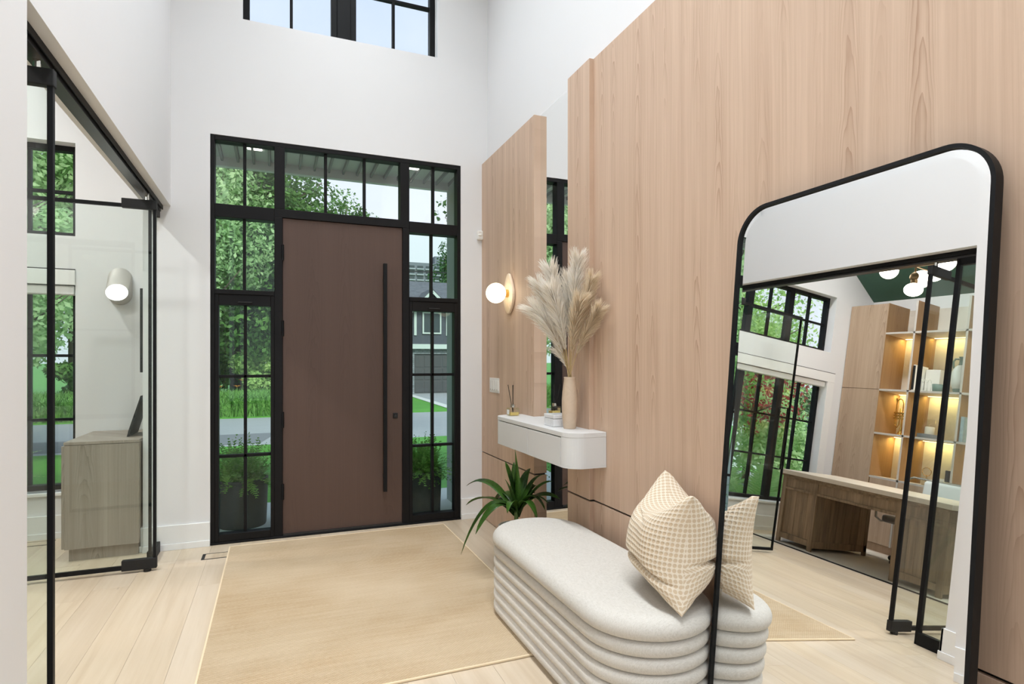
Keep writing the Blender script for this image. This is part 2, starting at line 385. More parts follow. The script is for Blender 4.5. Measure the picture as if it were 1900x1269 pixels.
def vase_mat():
    t = NT('beige_travertine_ceramic'); p = t.pos(); a = t.noise(p, 14, 5, .6, .8)
    c = t.ramp(a, [(.3, S(200, 178, 154)), (.6, S(210, 189, 166)), (.8, S(198, 175, 150))])
    return t.bsdf(Base_Color=c, Roughness=.5)
M['vase'] = vase_mat()
M['alabaster'] = marble('alabaster', S(240, 220, 194), S(214, 186, 152), 6, .4, .35)

def leafmat(name, c1, c2, trans=.3, sc=1.5, rough=.6):
    t = NT(name); p = t.pos(); a = t.noise(p, sc, 3); b = t.noise(p, sc*14, 2)
    f = t.math('ADD', t.math('MULTIPLY', a, .6), t.math('MULTIPLY', b, .4)); f = t.n('ShaderNodeMapRange', {0: f, 1: .3, 2: .7}).outputs[0]
    c = t.mix(f, c1, c2)
    d = t.n('ShaderNodeBsdfPrincipled', {'Base Color': c, 'Roughness': rough, 'Specular IOR Level': .3}); tr = t.n('ShaderNodeBsdfTranslucent', {'Color': c})
    mx = t.n('ShaderNodeMixShader', {0: trans, 1: d.outputs[0], 2: tr.outputs[0]}); t.t.links.new(mx.outputs[0], t.out.inputs[0]); return t.m
M['leafA'] = leafmat('mid_green_leaves', S(34, 80, 36), S(124, 170, 84), .38, .8)
M['leafB'] = leafmat('deep_green_leaves', S(34, 78, 42), S(92, 142, 70), .3, .8)
M['leafC'] = leafmat('pale_green_leaves', S(156, 198, 134), S(212, 232, 178), .5, .8)
M['leafR'] = leafmat('red_maple_leaves', S(128, 40, 48), S(188, 84, 76), .35, 1.2)
M['leafY'] = leafmat('lime_green_leaves', S(136, 186, 94), S(206, 228, 152), .45, 1.5)
M['fern'] = leafmat('fern_fronds', S(84, 138, 62), S(160, 200, 104), .35, 4)
M['drac'] = leafmat('glossy_house_plant_leaf', S(22, 46, 22), S(78, 118, 42), .15, 9, .3)
M['grass'] = leafmat('lawn_grass', S(66, 128, 42), S(96, 160, 58), .0, .6)
M['tallgrass'] = leafmat('tall_grass_blades', S(58, 112, 44), S(136, 186, 92), .3, 5)
M['plume'] = leafmat('pampas_plume', S(244, 236, 222), S(254, 252, 248), .5, 12, .9)
M['plumetan'] = leafmat('tan_pampas_plume', S(230, 214, 188), S(248, 238, 220), .5, 12, .9)
M['plumestem'] = plain('dry_stem', S(190, 166, 120), .8, var=.15, vscale=30)

# ================================================================== THE FOYER SHELL
XL, XLO, XR, YD = -.704, -.876, 1.703, 4.80     # left wall faces, right plaster wall, door wall
ZC, ZH, YJ = 5.5, 2.46, 2.20                    # ceiling, header underside, near jamb of the office opening
YF, XB, YN = 5.44, -4.06, 1.0                   # office: window wall, far wall, near wall

fl = MB().box(-6.2, 7.2, -6.0, YD+.2, -.12, -.012).box(-4.3, XLO+.0, YD+.2, YF+.2, -.12, -.012).build('floor', M['floor'])
tag(fl, 'pale oak plank floor running through foyer and office', 'floor', kind='structure')
# planks run along the hall (towards the front door)
pw = .19; x = -4.05; k = 0
while x < XR - .01:
    y = -.9 - random.random()*1.7; x1 = min(x+pw, XR+.02)
    ymax = YF if x1 <= XLO + .001 else YD
    if x < XLO < x1: ymax = YD
    while y < ymax:
        L = random.uniform(1.5, 2.2); y1 = min(y+L, ymax)
        if y1 - y > .05:
            g = .0005
            MB().box(x+g, x1-g, y+g, y1-g, -.012, 0).build('plank', M['floor'], fl, fix=False)
        y += L
    x += pw
# ceiling over foyer and rear room
ce = MB().box(-6.2, 7.2, -6.2, YD+.2, ZC, ZC+.15).build('ceiling', M['ceil']); tag(ce, 'flat white ceiling high above the foyer', 'ceiling', kind='structure')
# door wall
ex0, ex1, ez1 = -.452, 1.458, 3.017             # entry opening
cx0, cx1, cz0, cz1 = -.237, 1.256, 3.902, 5.25  # clerestory opening
w = MB(); a, b = YD, YD+.2
w.box(XLO, ex0, a, b, 0, ZC).box(ex1, 2.2, a, b, 0, ZC).box(ex0, ex1, a, b, ez1, cz0).box(ex0, ex1, a, b, cz1, ZC).box(ex0, cx0, a, b, cz0, cz1).box(cx1, ex1, a, b, cz0, cz1)
wf = w.build('wall_front', M['white']); tag(wf, 'tall white wall around the brown front door', 'wall', kind='structure')
# left wall with the wide office opening
w = MB().box(XLO, XL, -.6, YJ, 0, ZC).box(XLO, XL, YJ, YD, ZH, ZC)
wl = w.build('wall_left', M['white']); tag(wl, 'white wall with wide opening to the office', 'wall', kind='structure')
# right wall
w = MB().box(XR, XR+.2, -.6, YD, 0, ZC)
wr_ = w.build('wall_right', M['white']); tag(wr_, 'white wall behind the wood panels and mirrors', 'wall', kind='structure')
# rear great room behind the viewer
w = MB().box(-6.2, -6.0, -6.0, -.6, 0, ZC).box(-6.2, XLO, -.6, -.4, 0, ZC); tag(w.build('wall_rear_left', M['white']), 'white side wall of the room behind the viewer, left', 'wall', kind='structure')
w = MB().box(7.0, 7.2, -6.0, -.6, 0, ZC).box(XR, 7.2, -.6, -.4, 0, ZC); tag(w.build('wall_rear_right', M['white']), 'white side wall of the room behind the viewer, right', 'wall', kind='structure')
w = MB().box(-6.2, -2.6, -6.2, -6.0, 0, ZC).box(4.2, 7.2, -6.2, -6.0, 0, ZC).box(-2.6, 4.2, -6.2, -6.0, 0, .3).box(-2.6, 4.2, -6.2, -6.0, 5.2, ZC)
tag(w.build('wall_back', M['white']), 'white wall around the added windows at the far end behind the viewer', 'wall', kind='structure')

def window(name, label, axis_y, x0, x1, z0, z1, cols, rows, fw=.05, depth=.07, mw=.022, glassmat='pane', mat='black', kind='structure', parent=None, zs=None, xs=None):
    """framed window in a wall facing -Y: frame bars, muntins and every pane its own part"""
    if parent is None:
        root = thing(name, label, 'window', ((x0+x1)/2, axis_y, z0), kind=kind)
    else: root = parent
    y0, y1 = axis_y, axis_y+depth
    MB().box(x0, x0+fw, y0, y1, z0, z1).box(x1-fw, x1, y0, y1, z0, z1).box(x0+fw, x1-fw, y0, y1, z0, z0+fw).box(x0+fw, x1-fw, y0, y1, z1-fw, z1).build('frame', M[mat], root, bevel=.003)
    gx0, gx1, gz0, gz1 = x0+fw, x1-fw, z0+fw, z1-fw
    X = xs or [gx0+(gx1-gx0)*i/cols for i in range(1, cols)]; Z = zs or [gz0+(gz1-gz0)*i/rows for i in range(1, rows)]
    ym = (y0+y1)/2
    for q in X: MB().box(q-mw/2, q+mw/2, ym-.02, ym+.02, gz0, gz1).build('muntin', M[mat], root)
    for q in Z: MB().box(gx0, gx1, ym-.019, ym+.019, q-mw/2, q+mw/2).build('muntin', M[mat], root)
    ex = [gx0]+list(X)+[gx1]; ez = [gz0]+list(Z)+[gz1]
    for i in range(len(ex)-1):
        for j in range(len(ez)-1):
            MB().box(ex[i], ex[i+1], ym-.003, ym+.003, ez[j], ez[j+1]).build('pane', M[glassmat], root, fix=False)
    return root
# clerestory window above the door: two sashes and a broad mullion
w1 = thing('window_1', 'black clerestory window high above the front door', 'window', ((cx0+cx1)/2, YD+.08, cz0), kind='structure')
window('', '', YD+.09, cx0, .45, cz0, cz1, 2, 1, .045, .07, .022, parent=w1, zs=[4.62])
window('', '', YD+.09, .555, cx1, cz0, cz1, 2, 1, .045, .07, .022, parent=w1, zs=[4.36])
MB().box(.45, .555, YD+.08, YD+.17, cz0, cz1).build('mullion', M['black'], w1, bevel=.003)

# entry surround: transom lights, sidelights with opening lower sashes
w2 = thing('window_2', 'black framed glazing with transoms and sidelights around the front door', 'window', ((ex0+ex1)/2, YD+.01, 0), kind='structure')
fy0, fy1 = YD+.004, YD+.10
def fbar(x0, x1, z0, z1, nm='frame', y0=fy0, y1=fy1, mat='bronze'): return MB().box(x0, x1, y0, y1, z0, z1).build(nm, M[mat], w2, bevel=.003)
fbar(ex0, ex0+.03, 0, ez1); fbar(ex1-.03, ex1, 0, ez1); fbar(ex0+.03, ex1-.03, ez1-.036, ez1)
fbar(ex0+.03, -.017+.0, 2.415, 2.512, 'transom_bar'); fbar(1.018, ex1-.03, 2.415, 2.506, 'transom_bar'); fbar(-.017, 1.018, 2.447, 2.512, 'transom_bar')
fbar(-.017, .042, 0, 2.447, 'mullion'); fbar(.962, 1.018, 0, 2.447, 'mullion')
fbar(-.017, .058, 2.512, ez1-.036, 'mullion'); fbar(.942, 1.018, 2.506, ez1-.036, 'mullion')
fbar(ex0-.0, ex1, -.0, .016, 'sill', fy0-.012, fy1+.05, 'black')
ym = YD+.06
def panes(xs, zs, mat):
    for i in range(len(xs)-1):
        for j in range(len(zs)-1): MB().box(xs[i], xs[i+1], ym-.003, ym+.003, zs[j], zs[j+1]).build('pane', M[mat], w2, fix=False)
def munt(x0, x1, z0, z1): MB().box(x0, x1, ym-.02, ym+.02, z0, z1).build('muntin', M['bronze'], w2, bevel=.002)
tz0, tz1 = 2.512, ez1-.036
panes([ex0+.03, -.224, -.017], [tz0, tz1], 'pane'); munt(-.235, -.213, tz0, tz1)
panes([.058, .359, .659, .942], [tz0, tz1], 'pane'); munt(.348, .370, tz0, tz1); munt(.648, .670, tz0, tz1)
panes([1.018, 1.228, ex1-.03], [tz0, tz1], 'pane'); munt(1.217, 1.239, tz0, tz1)
for (sx0, sx1, mid) in ((ex0+.03, -.017, -.226), (1.018, ex1-.03, 1.213)):
    # upper fixed light
    panes([sx0+.0, mid, sx1-.0], [1.876, 2.415], 'panet'); munt(mid-.011, mid+.011, 1.876, 2.415)
    fbar(sx0, sx1, 1.845, 1.880, 'rail', fy0-.012, fy1)
    # opening lower sash with a pull on the top rail
    sash = MB().box(sx0, sx0+.026, fy0-.004, fy1-.02, .016, 1.845).box(sx1-.026, sx1, fy0-.004, fy1-.02, .016, 1.845).box(sx0+.026, sx1-.026, fy0-.004, fy1-.02, .016, .072).box(sx0+.026, sx1-.026, fy0-.004, fy1-.02, 1.765, 1.845).build('sash', M['bronze'], w2, bevel=.003)
    lx0, lx1 = sx0+.026, sx1-.026; m2 = (lx0+lx1)/2
    panes([lx0, m2, lx1], [.072, .640, 1.236, 1.765], 'panet'); munt(m2-.011, m2+.011, .072, 1.765)
    munt(lx0, lx1, .629, .651); munt(lx0, lx1, 1.225, 1.247)
    MB().tube([(m2-.045, fy0-.004, 1.787), (m2-.045, fy0-.026, 1.787), (m2+.045, fy0-.026, 1.787), (m2+.045, fy0-.004, 1.787)], .005, 8).build('sash_pull', M['blackm'], w2)

# front door leaf
d1 = thing('door_1', 'wide brown wood front door with full-height black pull', 'door', (.5, YD+.03, .02), kind='structure')
MB().box(.0425, .9615, YD+.022, YD+.085, .018, 2.4465).build('door_leaf', M['doorw'], d1, bevel=.003)
h = MB().box(.795, .825, YD-.062, YD-.032, .30, 2.135).build('handle', M['black'], d1, bevel=.003, label='full-height square black pull bar')
for z in (.42, 2.0): MB().box(.802, .818, YD-.034, YD+.024, z-.01, z+.01).build('handle_post', M['black'], h)
lk = MB().box(.884, .924, YD+.012, YD+.024, .88, .924).build('lock', M['blackm'], d1, bevel=.003); MB().cyl((.904, YD+.013, .902), (.904, YD+.004, .902), .009, 12).build('keyhole_knob', M['steel'], lk)
for z in (.35, .90, 1.6, 2.18): MB().cyl((.042, YD+.008, z-.06), (.042, YD+.008, z+.06), .011, 12).build('hinge', M['black'], d1)
MB().box(.046, .958, YD+.0, YD+.024, .016, .026).build('door_sweep', M['steel'], d1)

# ------------------------------------------------------------------ oak panels and strip mirror on the right wall
XP1, XP2, XPM, XSM = 1.648, 1.628, 1.654, 1.696
ZG, ZT = .567, 3.052
def panel(x0, y0, y1, label):
    for (z0, z1) in ((.004, ZG-.005), (ZG+.005, ZT)):
        MB().box(x0, XR, y0, y1, z0, z1).build('wood_panel', M['oakpanel'], wr_, bevel=.0015, label=label)
    MB().box(x0+.012, XR, y0+.002, y1-.002, ZG-.005, ZG+.005).build('shadow_groove', M['blackm'], wr_)
panel(XP1, 3.691, YD, None); panel(XP2, 2.885, 3.150, None); panel(XPM, -.55, 2.885, None)
sm = MB().box(XSM, XR, 3.150, 3.691, .10, ZT).build('strip_mirror', M['mirror']); tag(sm, 'tall narrow frameless mirror strip between the oak panels', 'mirror')
MB().box(XSM-.004, XR, 3.150, 3.691, 0, .10).build('plinth_strip', M['trimw'], wr_)

# ------------------------------------------------------------------ baseboards (two-step profile)
def baseboard(name, label, segs):
    w = MB()
    for (ax, f, a0, a1, sgn) in segs:   # ax 'y': board on a wall Y=f running in X ; 'x': on a wall X=f running in Y
        for (t_, z0, z1) in ((.022, 0, .045), (.014, .045, .175)):
            if ax == 'y': w.box(a0, a1, min(f, f+sgn*t_), max(f, f+sgn*t_), z0, z1)
            else: w.box(min(f, f+sgn*t_), max(f, f+sgn*t_), a0, a1, z0, z1)
    tag(w.build(name, M['trimw'], bevel=.002), label, 'baseboard', kind='structure')
baseboard('baseboard_front', 'white stepped baseboard beside the front door', [('y', YD, XLO, ex0, -1), ('y', YD, ex1, XP1, -1)])
baseboard('baseboard_left', 'white stepped baseboard at the near jamb of the office opening', [('x', XL, -.4, YJ+.014, 1), ('y', YJ, XLO, XL+.014, 1)])
baseboard('baseboard_office', 'white baseboard under the office windows', [('y', YF, XB+.42, XLO, -1), ('x', XLO, YD, YF-.02, -1)])

# ================================================================== THE OFFICE SHELL
ux0, ux1 = -3.39, -1.44
w = MB(); a, b = YF, YF+.2
w.box(XB-.2, ux0, a, b, -.1, 4.6).box(ux1, XLO, a, b, -.1, 4.6).box(ux0, ux1, a, b, -.1, .35).box(ux0, ux1, a, b, 1.935, 2.312).box(ux0, ux1, a, b, 3.03, 4.6)
tag(w.build('wall_office_front', M['white']), 'white office wall with stacked black windows', 'wall', kind='structure')
tag(MB().box(XB-.2, XB, YN, YF+.2, -.1, 3.3).build('wall_office_far', M['white']), 'white office wall behind the lit bookcase', 'wall', kind='structure')
tag(MB().box(XB-.2, -3.35, YN-.2, YN, -.1, 4.6).box(-1.49, XLO, YN-.2, YN, -.1, 4.6).box(-3.35, -1.49, YN-.2, YN, -.1, .7).box(-3.35, -1.49, YN-.2, YN, 2.7, 4.6).build('wall_office_near', M['white']), 'white near wall of the office', 'wall', kind='structure')
tag(MB().box(XLO, XL+.0, YD+.2, YF+.2, -.1, 4.6).build('wall_office_porch', M['white']), 'short white office wall beside the entry porch', 'wall', kind='structure')
# gable ceiling in dark green
xr = -2.42; zr = 3.0 + (xr-XB+.14)*.74
cg = MB()
cg.prism([(XB-.2, YN-.2, 2.96+.0), (xr, YN-.2, zr), (xr, YN-.2, zr+.12), (XB-.2, YN-.2, 3.08)], (0, YF+.4-YN, 0))
cg.prism([(xr, YN-.2, zr), (XLO, YN-.2, zr-.74*(XLO-xr)), (XLO, YN-.2, zr-.74*(XLO-xr)+.12), (xr, YN-.2, zr+.12)], (0, YF+.4-YN, 0))
tag(cg.build('ceiling_office', M['green']), 'dark green vaulted office ceiling', 'ceiling', kind='structure')
# windows: three sashes, upper 2x2 and lower 2x3
sw = (ux1-ux0)/3
wu = thing('window_3', 'black upper office window of three sashes', 'window', ((ux0+ux1)/2, YF+.11, 2.312), kind='structure')
wlw = thing('window_4', 'black lower office window of three sashes', 'window', ((ux0+ux1)/2, YF+.11, .35), kind='structure')
for i in range(3):
    a0 = ux0+sw*i; a1 = a0+sw
    window('', '', YF+.10, a0, a1, 2.312, 3.03, 2, 2, .042, .07, .022, parent=wu)
    window('', '', YF+.10, a0, a1, .35, 1.935, 2, 3, .042, .07, .022, parent=wlw)
for i in range(3): MB().tube([(ux0+sw*i+.06, YF+.09, .52), (ux0+sw*i+.06, YF+.075, .54), (ux0+sw*i+.06, YF+.075, .64)], .006, 8).build('latch', M['black'], wlw)
window('added_window_6', 'added black window in the near wall of the office', YN-.15, -3.35, -1.49, .7, 2.7, 3, 2)  # unseen window, added to let more light into the office
# casing above and beside the lower window, shade cassette inside the head
tr = MB().box(ux0-.12, ux1, YF-.012, YF, 1.935, 2.05).box(ux0-.12, ux0, YF-.012, YF, .18, 1.935).build('trim_1', M['trimw'], bevel=.002); tag(tr, 'flat white casing around the lower office window', 'trim', kind='structure')
MB().box(ux0-.128, ux1, YF-.004, YF, 2.05, 2.058).box(ux0-.128, ux0-.12, YF-.004, YF, .18, 2.058).build('shadow_gap', M['blackm'], tr)
tag(MB().box(ux0+.01, ux1-.01, YF+.01, YF+.085, 1.86, 1.93).build('shade_cassette', M['trimw'], bevel=.01), 'slim white roller shade cassette at the lower office window head', 'blind')
tag(MB().box(ux0-.02, ux1+.02, YF-.02, YF+.1, .325, .35).build('trim_2', M['trimw'], bevel=.004), 'white window stool under the lower office window', 'trim', kind='structure')

# ================================================================== GLASS DOOR SYSTEM
tk = thing('door_track', 'dark metal glass-door track under the opening header', 'track', (-.79, 3.5, 2.40))
MB().box(-.815, -.765, YJ, YD, 2.415, ZH).build('rail', M['steel'], tk); MB().box(-.757, -.752, YJ, YD, 2.43, ZH).build('lip', M['black'], tk); MB().box(-.828, -.823, YJ, YD, 2.43, ZH).build('lip', M['black'], tk)
def glass_panel(label, y, x_h, x_e, handle=False):
    """folded-back frameless panel standing across the opening line, from its pivot x_h to the free edge x_e"""
    p = thing('glass_door_panel', label, 'glass door', (x_h, y, .01), group='folding glass doors')
    MB().box(x_e+.012, x_h-.02, y-.005, y+.005, .045, 2.33).build('glass', M['door_glass'], p, fix=False)
    MB().box(x_h-.018, x_h, y-.012, y+.012, .02, 2.37).build('stile', M['black'], p, bevel=.002)
    MB().box(x_e, x_e+.012, y-.010, y+.010, .03, 2.35).build('edge_stile', M['black'], p)
    MB().box(x_e, x_h, y-.011, y+.011, .025, .05).build('bottom_rail', M['black'], p); MB().box(x_e, x_h, y-.011, y+.011, 2.33, 2.352).build('top_rail', M['black'], p)
    MB().box(x_h-.19, x_h+.004, y-.017, y+.017, .018, .085).build('pivot_shoe', M['blackm'], p, bevel=.003); MB().box(x_h-.19, x_h+.004, y-.017, y+.017, 2.325, 2.385).build('pivot_shoe', M['blackm'], p, bevel=.003)
    MB().cyl((x_h-.05, y, 2.385), (x_h-.05, y, 2.43), .012, 12).build('pivot_pin', M['chrome'], p); MB().cyl((x_h-.05, y, 0), (x_h-.05, y, .018), .022, 12).build('floor_pivot', M['blackm'], p)
    if handle:
        hx = x_e+.09
        for s in (-1, 1):
            MB().tube([(hx, y+s*.005, 1.42), (hx, y+s*.055, 1.42), (hx, y+s*.055, .82), (hx, y+s*.005, .82)], .008, 8).build('handle', M['black'], p)
    return p
glass_panel('folding glass door parked at the far end near the front door', 4.37, -.722, -1.665, True)
glass_panel('folding glass door parked beside the near white jamb', 2.54, -.735, -1.68)
fx = thing('fixed_glass_panel', 'narrow fixed glass panel against the near white jamb', 'glass panel', (-.785, 2.3, 0))
MB().box(-.79, -.78, YJ+.01, 2.39, .07, 2.40).build('glass', M['door_glass'], fx, fix=False); MB().box(-.80, -.77, 2.38, 2.405, 0, 2.415).build('stile', M['black'], fx, bevel=.002)
MB().box(-.805, -.765, YJ+.014, 2.39, 0, .075).build('bottom_rail', M['black'], fx, bevel=.003); MB().box(-.80, -.77, YJ+.01, 2.39, 2.37, 2.415).build('top_rail', M['black'], fx)

fx = thing('fixed_glass_panel', 'narrow fixed glass panel against the front door wall', 'glass panel', (-.785, 4.65, 0))
MB().box(-.79, -.78, 4.535, YD-.016, .07, 2.40).build('glass', M['door_glass'], fx, fix=False); MB().box(-.794, -.776, 4.52, 4.54, 0, 2.415).build('stile', M['black'], fx, bevel=.002)
MB().box(-.805, -.765, 4.53, YD-.024, 0, .075).build('bottom_rail', M['black'], fx, bevel=.003); MB().box(-.80, -.77, 4.53, YD-.002, 2.37, 2.415).build('top_rail', M['black'], fx)

# ================================================================== LEANING MIRROR
AL = R(4.9); ca, sa = math.cos(AL), math.sin(AL)
mx0 = 1.597 - 1.85*math.tan(AL)
LM = 1.904/ca; my0, my1 = .862, 1.705
def mp(a_, b_, c_):  # along wall, up the mirror, out of its face
    return (mx0 + b_*sa - c_*ca, a_, .004 + b_*ca + c_*sa)
def rrect(inset, r, n=14):
    y0, y1, z0, z1 = my0+inset, my1-inset, inset, LM-inset; r = max(r-inset, .01); pts = []
    for (cy, cz, a0) in ((y1-r, z1-r, 0), (y0+r, z1-r, 90), (y0+r, z0+r, 180), (y1-r, z0+r, 270)):
        for i in range(n+1):
            q = R(a0 + 90*i/n); pts.append((cy+r*math.cos(q), cz+r*math.sin(q)))
    return pts
mr = thing('leaning_mirror', 'tall floor mirror with thin black rounded frame leaning on the oak wall', 'mirror', (mx0, (my0+my1)/2, 0))
rc = .125
def ring_loft(levels, name, mat, cap_last=False, cap_first=False, smooth=False, closed=False):
    N = len(rrect(0, rc)); vs = []; fs = []
    for (ins, dep) in levels: vs += [mp(p[0], p[1], dep) for p in rrect(ins, rc)]
    L = len(levels)
    for i in range(L if closed else L-1):
        j = (i+1) % L
        for k in range(N): fs.append((i*N+k, i*N+(k+1) % N, j*N+(k+1) % N, j*N+k))
    if cap_last: fs.append(tuple((L-1)*N+k for k in range(N)))
    if cap_first: fs.append(tuple(range(N))[::-1])
    return MB().add(vs, fs).build(name, mat, mr, smooth=smooth, auto=smooth)
ring_loft([(0, .004), (.011, .004), (.011, -.026), (0, -.026)], 'frame', M['black'], closed=True, smooth=True)
ring_loft([(.011, -.0035), (.011, -.010), (.30, -.010)], 'backing', M['blackm'], cap_last=True)
gl_ = ring_loft([(.011, -.0035), (.036, -.0005)], 'bevelled_edge', M['mirror'])
for a_ in (my0+.12, my1-.12):
    MB().bar(mp(a_, LM-.03, -.024), mp(a_, LM-.03, -.046), .02, .02).build('wall_bumper', M['blackm'], mr)
ring_loft([(.036, -.0005)], 'mirror_glass', M['mirror'], cap_last=True)

# ================================================================== BENCH
bn = thing('channel_bench', 'long cream upholstered bench with rounded ends and stacked channel rolls', 'bench', (1.325, 2.4, 0))
bx, bhw, by0, by1 = 1.325, .26, 1.675, 3.13
def stadium(off, n=28):
    r = bhw+off; pts = []; c0, c1 = by0+bhw, by1-bhw
    for i in range(n+1): q = PI*i/n; pts.append((bx+r*math.cos(q), c1+r*math.sin(q)))
    for i in range(1, 13): pts.append((bx-r, c1+(c0-c1)*i/13))
    for i in range(n+1): q = PI+PI*i/n; pts.append((bx+r*math.cos(q), c0+r*math.sin(q)))
    for i in range(1, 13): pts.append((bx+r, c0+(c1-c0)*i/13))
    return pts
def stad_loft(levels, name, mat, capt=True, capb=True):
    vs = []; fs = []; N = len(stadium(0))
    for (o_, z) in levels: vs += [(p[0], p[1], z) for p in stadium(o_)]
    for i in range(len(levels)-1):
        for k in range(N): fs.append((i*N+k, i*N+(k+1) % N, (i+1)*N+(k+1) % N, (i+1)*N+k))
    if capb: fs.append(tuple(range(N))[::-1])
    if capt: fs.append(tuple((len(levels)-1)*N+k for k in range(N)))
    return MB().add(vs, fs).build(name, mat, bn, smooth=True, fix=False)
zb = .018; rh = .0585
for i in range(6):
    z0 = zb+rh*i; lv = []
    for k in range(13):
        q = -PI/2+PI*k/12; lv.append((-.03+.028*max(0, math.cos(q))**.75, z0+rh/2+math.sin(q)*rh/2))
    stad_loft(lv, 'channel_roll', M['linen'])
z0 = zb+rh*6; lv = []; hc = .085
for k in range(9): q = -PI/2+PI/2*k/8; lv.append((-.032+.036*math.cos(q)**.7 if k else -.032, z0+.032+.032*math.sin(q)))
for k in range(1, 11): q = PI/2*k/10; lv.append((.004-.055*(1-math.cos(q)), z0+.032+(hc-.036)*math.sin(q)))
for k in range(1, 7): lv.append((-.051-.03*k, z0+hc-.004+.004*math.sin(PI/2*k/6)))
stad_loft(lv, 'seat_cushion', M['linen'])
stad_loft([(-.05, 0), (-.05, zb+.01)], 'plinth', M['blackm'])
ZB = z0+hc

# ================================================================== WAFFLE PILLOW
def pillow():
    n = 230; L_, H_, T_ = .25, .21, .165
    d = np.array([.43, .90, 0]); d /= np.linalg.norm(d); up = np.array([.115, -.0, .993]); p = np.array([d[1], -d[0], 0])
    c0 = np.array([1.312, 1.675, ZB+.004])
    s = np.sin(PI/2*np.linspace(-1, 1, n)); S_, T = np.meshgrid(s, s, indexing='ij')
    Vv = []; UV = []
    for side in (1, -1):
        def shape(dot):
            e_ = np.clip(1-np.abs(S_)**2.2, 0, 1)**.5*np.clip(1-np.abs(T)**2.6, 0, 1)**.55
            w_ = T_*e_*(1-.10*T)
            l = L_*S_*(1-.11*(1-T**2)); hgt = H_*T*(1-.09*(1-S_**2))
            hgt = np.where(T > 0, hgt - .085*(T**2)*np.clip(1-(S_*1.12)**2, 0, 1), hgt)      # chopped top
            hgt = np.where(T < 0, hgt + .028*(T**2)*(1-S_**2), hgt)
            cr = np.exp(-((T+.40+.18*S_*side+.05*np.sin(3*S_))/.05)**2)*.040*e_
            cr = cr + np.exp(-((T-.50-.22*S_)/.05)**2)*.024*e_*(1/(1+np.exp(-(S_+.2)*12)))
            cr = cr + np.exp(-((T+.74-.1*S_)/.05)**2)*.018*e_
            w_ = w_-cr+.007*np.sin(6*S_+2*T*side)*e_-.0034*dot*np.minimum(1, e_*2.5)
            return c0 + (l+L_)[..., None]*d + (hgt+H_)[..., None]*up + (side*w_)[..., None]*p
        P = shape(0.0)
        du = np.linalg.norm(np.diff(P, axis=0), axis=2); dv = np.linalg.norm(np.diff(P, axis=1), axis=2)
        U = np.vstack([np.zeros((1, n)), np.cumsum(du, 0)]); Vc = np.hstack([np.zeros((n, 1)), np.cumsum(dv, 1)])
        U = U-U[n//2:n//2+1]; Vc = Vc-Vc[:, n//2:n//2+1]
        fu = (U/0.018) % 1-.5; fv = (Vc/0.018) % 1-.5
        P = shape(np.clip((.46-np.hypot(fu, fv))/.2, 0, 1))
        Vv.append(P); UV.append(np.stack([U, Vc], -1))
    me = bpy.data.meshes.new('pillow'); V0 = np.concatenate([v.reshape(-1, 3) for v in Vv]); idx = np.arange(n*n).reshape(n, n)
    F0 = np.stack([idx[:-1, :-1], idx[1:, :-1], idx[1:, 1:], idx[:-1, 1:]], -1).reshape(-1, 4); F = np.concatenate([F0, F0[:, ::-1]+n*n])
    me.vertices.add(len(V0)); me.vertices.foreach_set('co', V0.ravel().astype('f')); m = len(F)
    me.loops.add(m*4); me.loops.foreach_set('vertex_index', F.ravel().astype('i')); me.polygons.add(m)
    me.polygons.foreach_set('loop_start', np.arange(0, m*4, 4, dtype='i')); me.polygons.foreach_set('loop_total', np.full(m, 4, 'i')); me.update(calc_edges=True)
    uv = me.uv_layers.new(name='UVMap'); UVa = np.concatenate([u.reshape(-1, 2) for u in UV]); uv.data.foreach_set('uv', UVa[F.ravel()].ravel().astype('f'))
    return link_mesh('throw_pillow', me, M['waffle'], smooth=True)
tag(pillow(), 'beige waffle-weave throw pillow with chopped top on the bench', 'pillow')

# ================================================================== FLOATING CONSOLE
cx, cy0, cy1, zc0, zc1 = 1.427, 2.742, 3.90, .777, .968
co = thing('floating_console', 'pale grey floating console with rounded corners and two drawers', 'console', (1.55, 3.3, zc0))
def cons_outline(off, r=.10, n=12):
    x0 = cx-off; a, b = cy0-off, cy1+off; pts = [(XPM-.002, a), (XPM-.002, b)]; r += off
    pts2 = [(XPM-.002, a)]
    for i in range(n+1): q = PI/2*i/n; pts2.append((x0+r-r*math.sin(q), a+r-r*math.cos(q)))
    for i in range(n+1): q = PI/2*i/n; pts2.append((x0+r-r*math.cos(q), b-r+r*math.sin(q)))
    pts2.append((XP1-.002, b)); pts2.append((XP1-.002, 3.69)); pts2.append((XSM-.002, 3.69)); pts2.append((XSM-.002, 3.152)); pts2.append((XP2-.002, 3.152)); pts2.append((XP2-.002, 2.883)); pts2.append((XPM-.002, 2.883))
    return pts2
MB().prism([(p[0], p[1], zc1-.026) for p in cons_outline(0)], (0, 0, .026)).build('top', M['lacq'], co, bevel=.002)
MB().prism([(p[0], p[1], zc0) for p in cons_outline(-.001)], (0, 0, .012)).build('base', M['lacq'], co)
body = [(XPM-.002, cy0+.001)] + [(cx+.001+.1-.1*math.sin(PI/2*i/12), cy0+.001+.1-.1*math.cos(PI/2*i/12)) for i in range(13)] + [(cx+.02, cy0+.102), (cx+.02, cy1-.1)] + [(cx+.001+.1-.1*math.cos(PI/2*i/12), cy1-.001-.1+.1*math.sin(PI/2*i/12)) for i in range(13)] + [(XP1-.002, cy1-.001), (XP1-.002, 3.6), (XP2-.004, 3.6), (XP2-.004, 2.883), (XPM-.002, 2.883)]
MB().prism([(p[0], p[1], zc0+.012) for p in body], (0, 0, zc1-zc0-.038)).build('body', M['lacq'], co, bevel=.001)
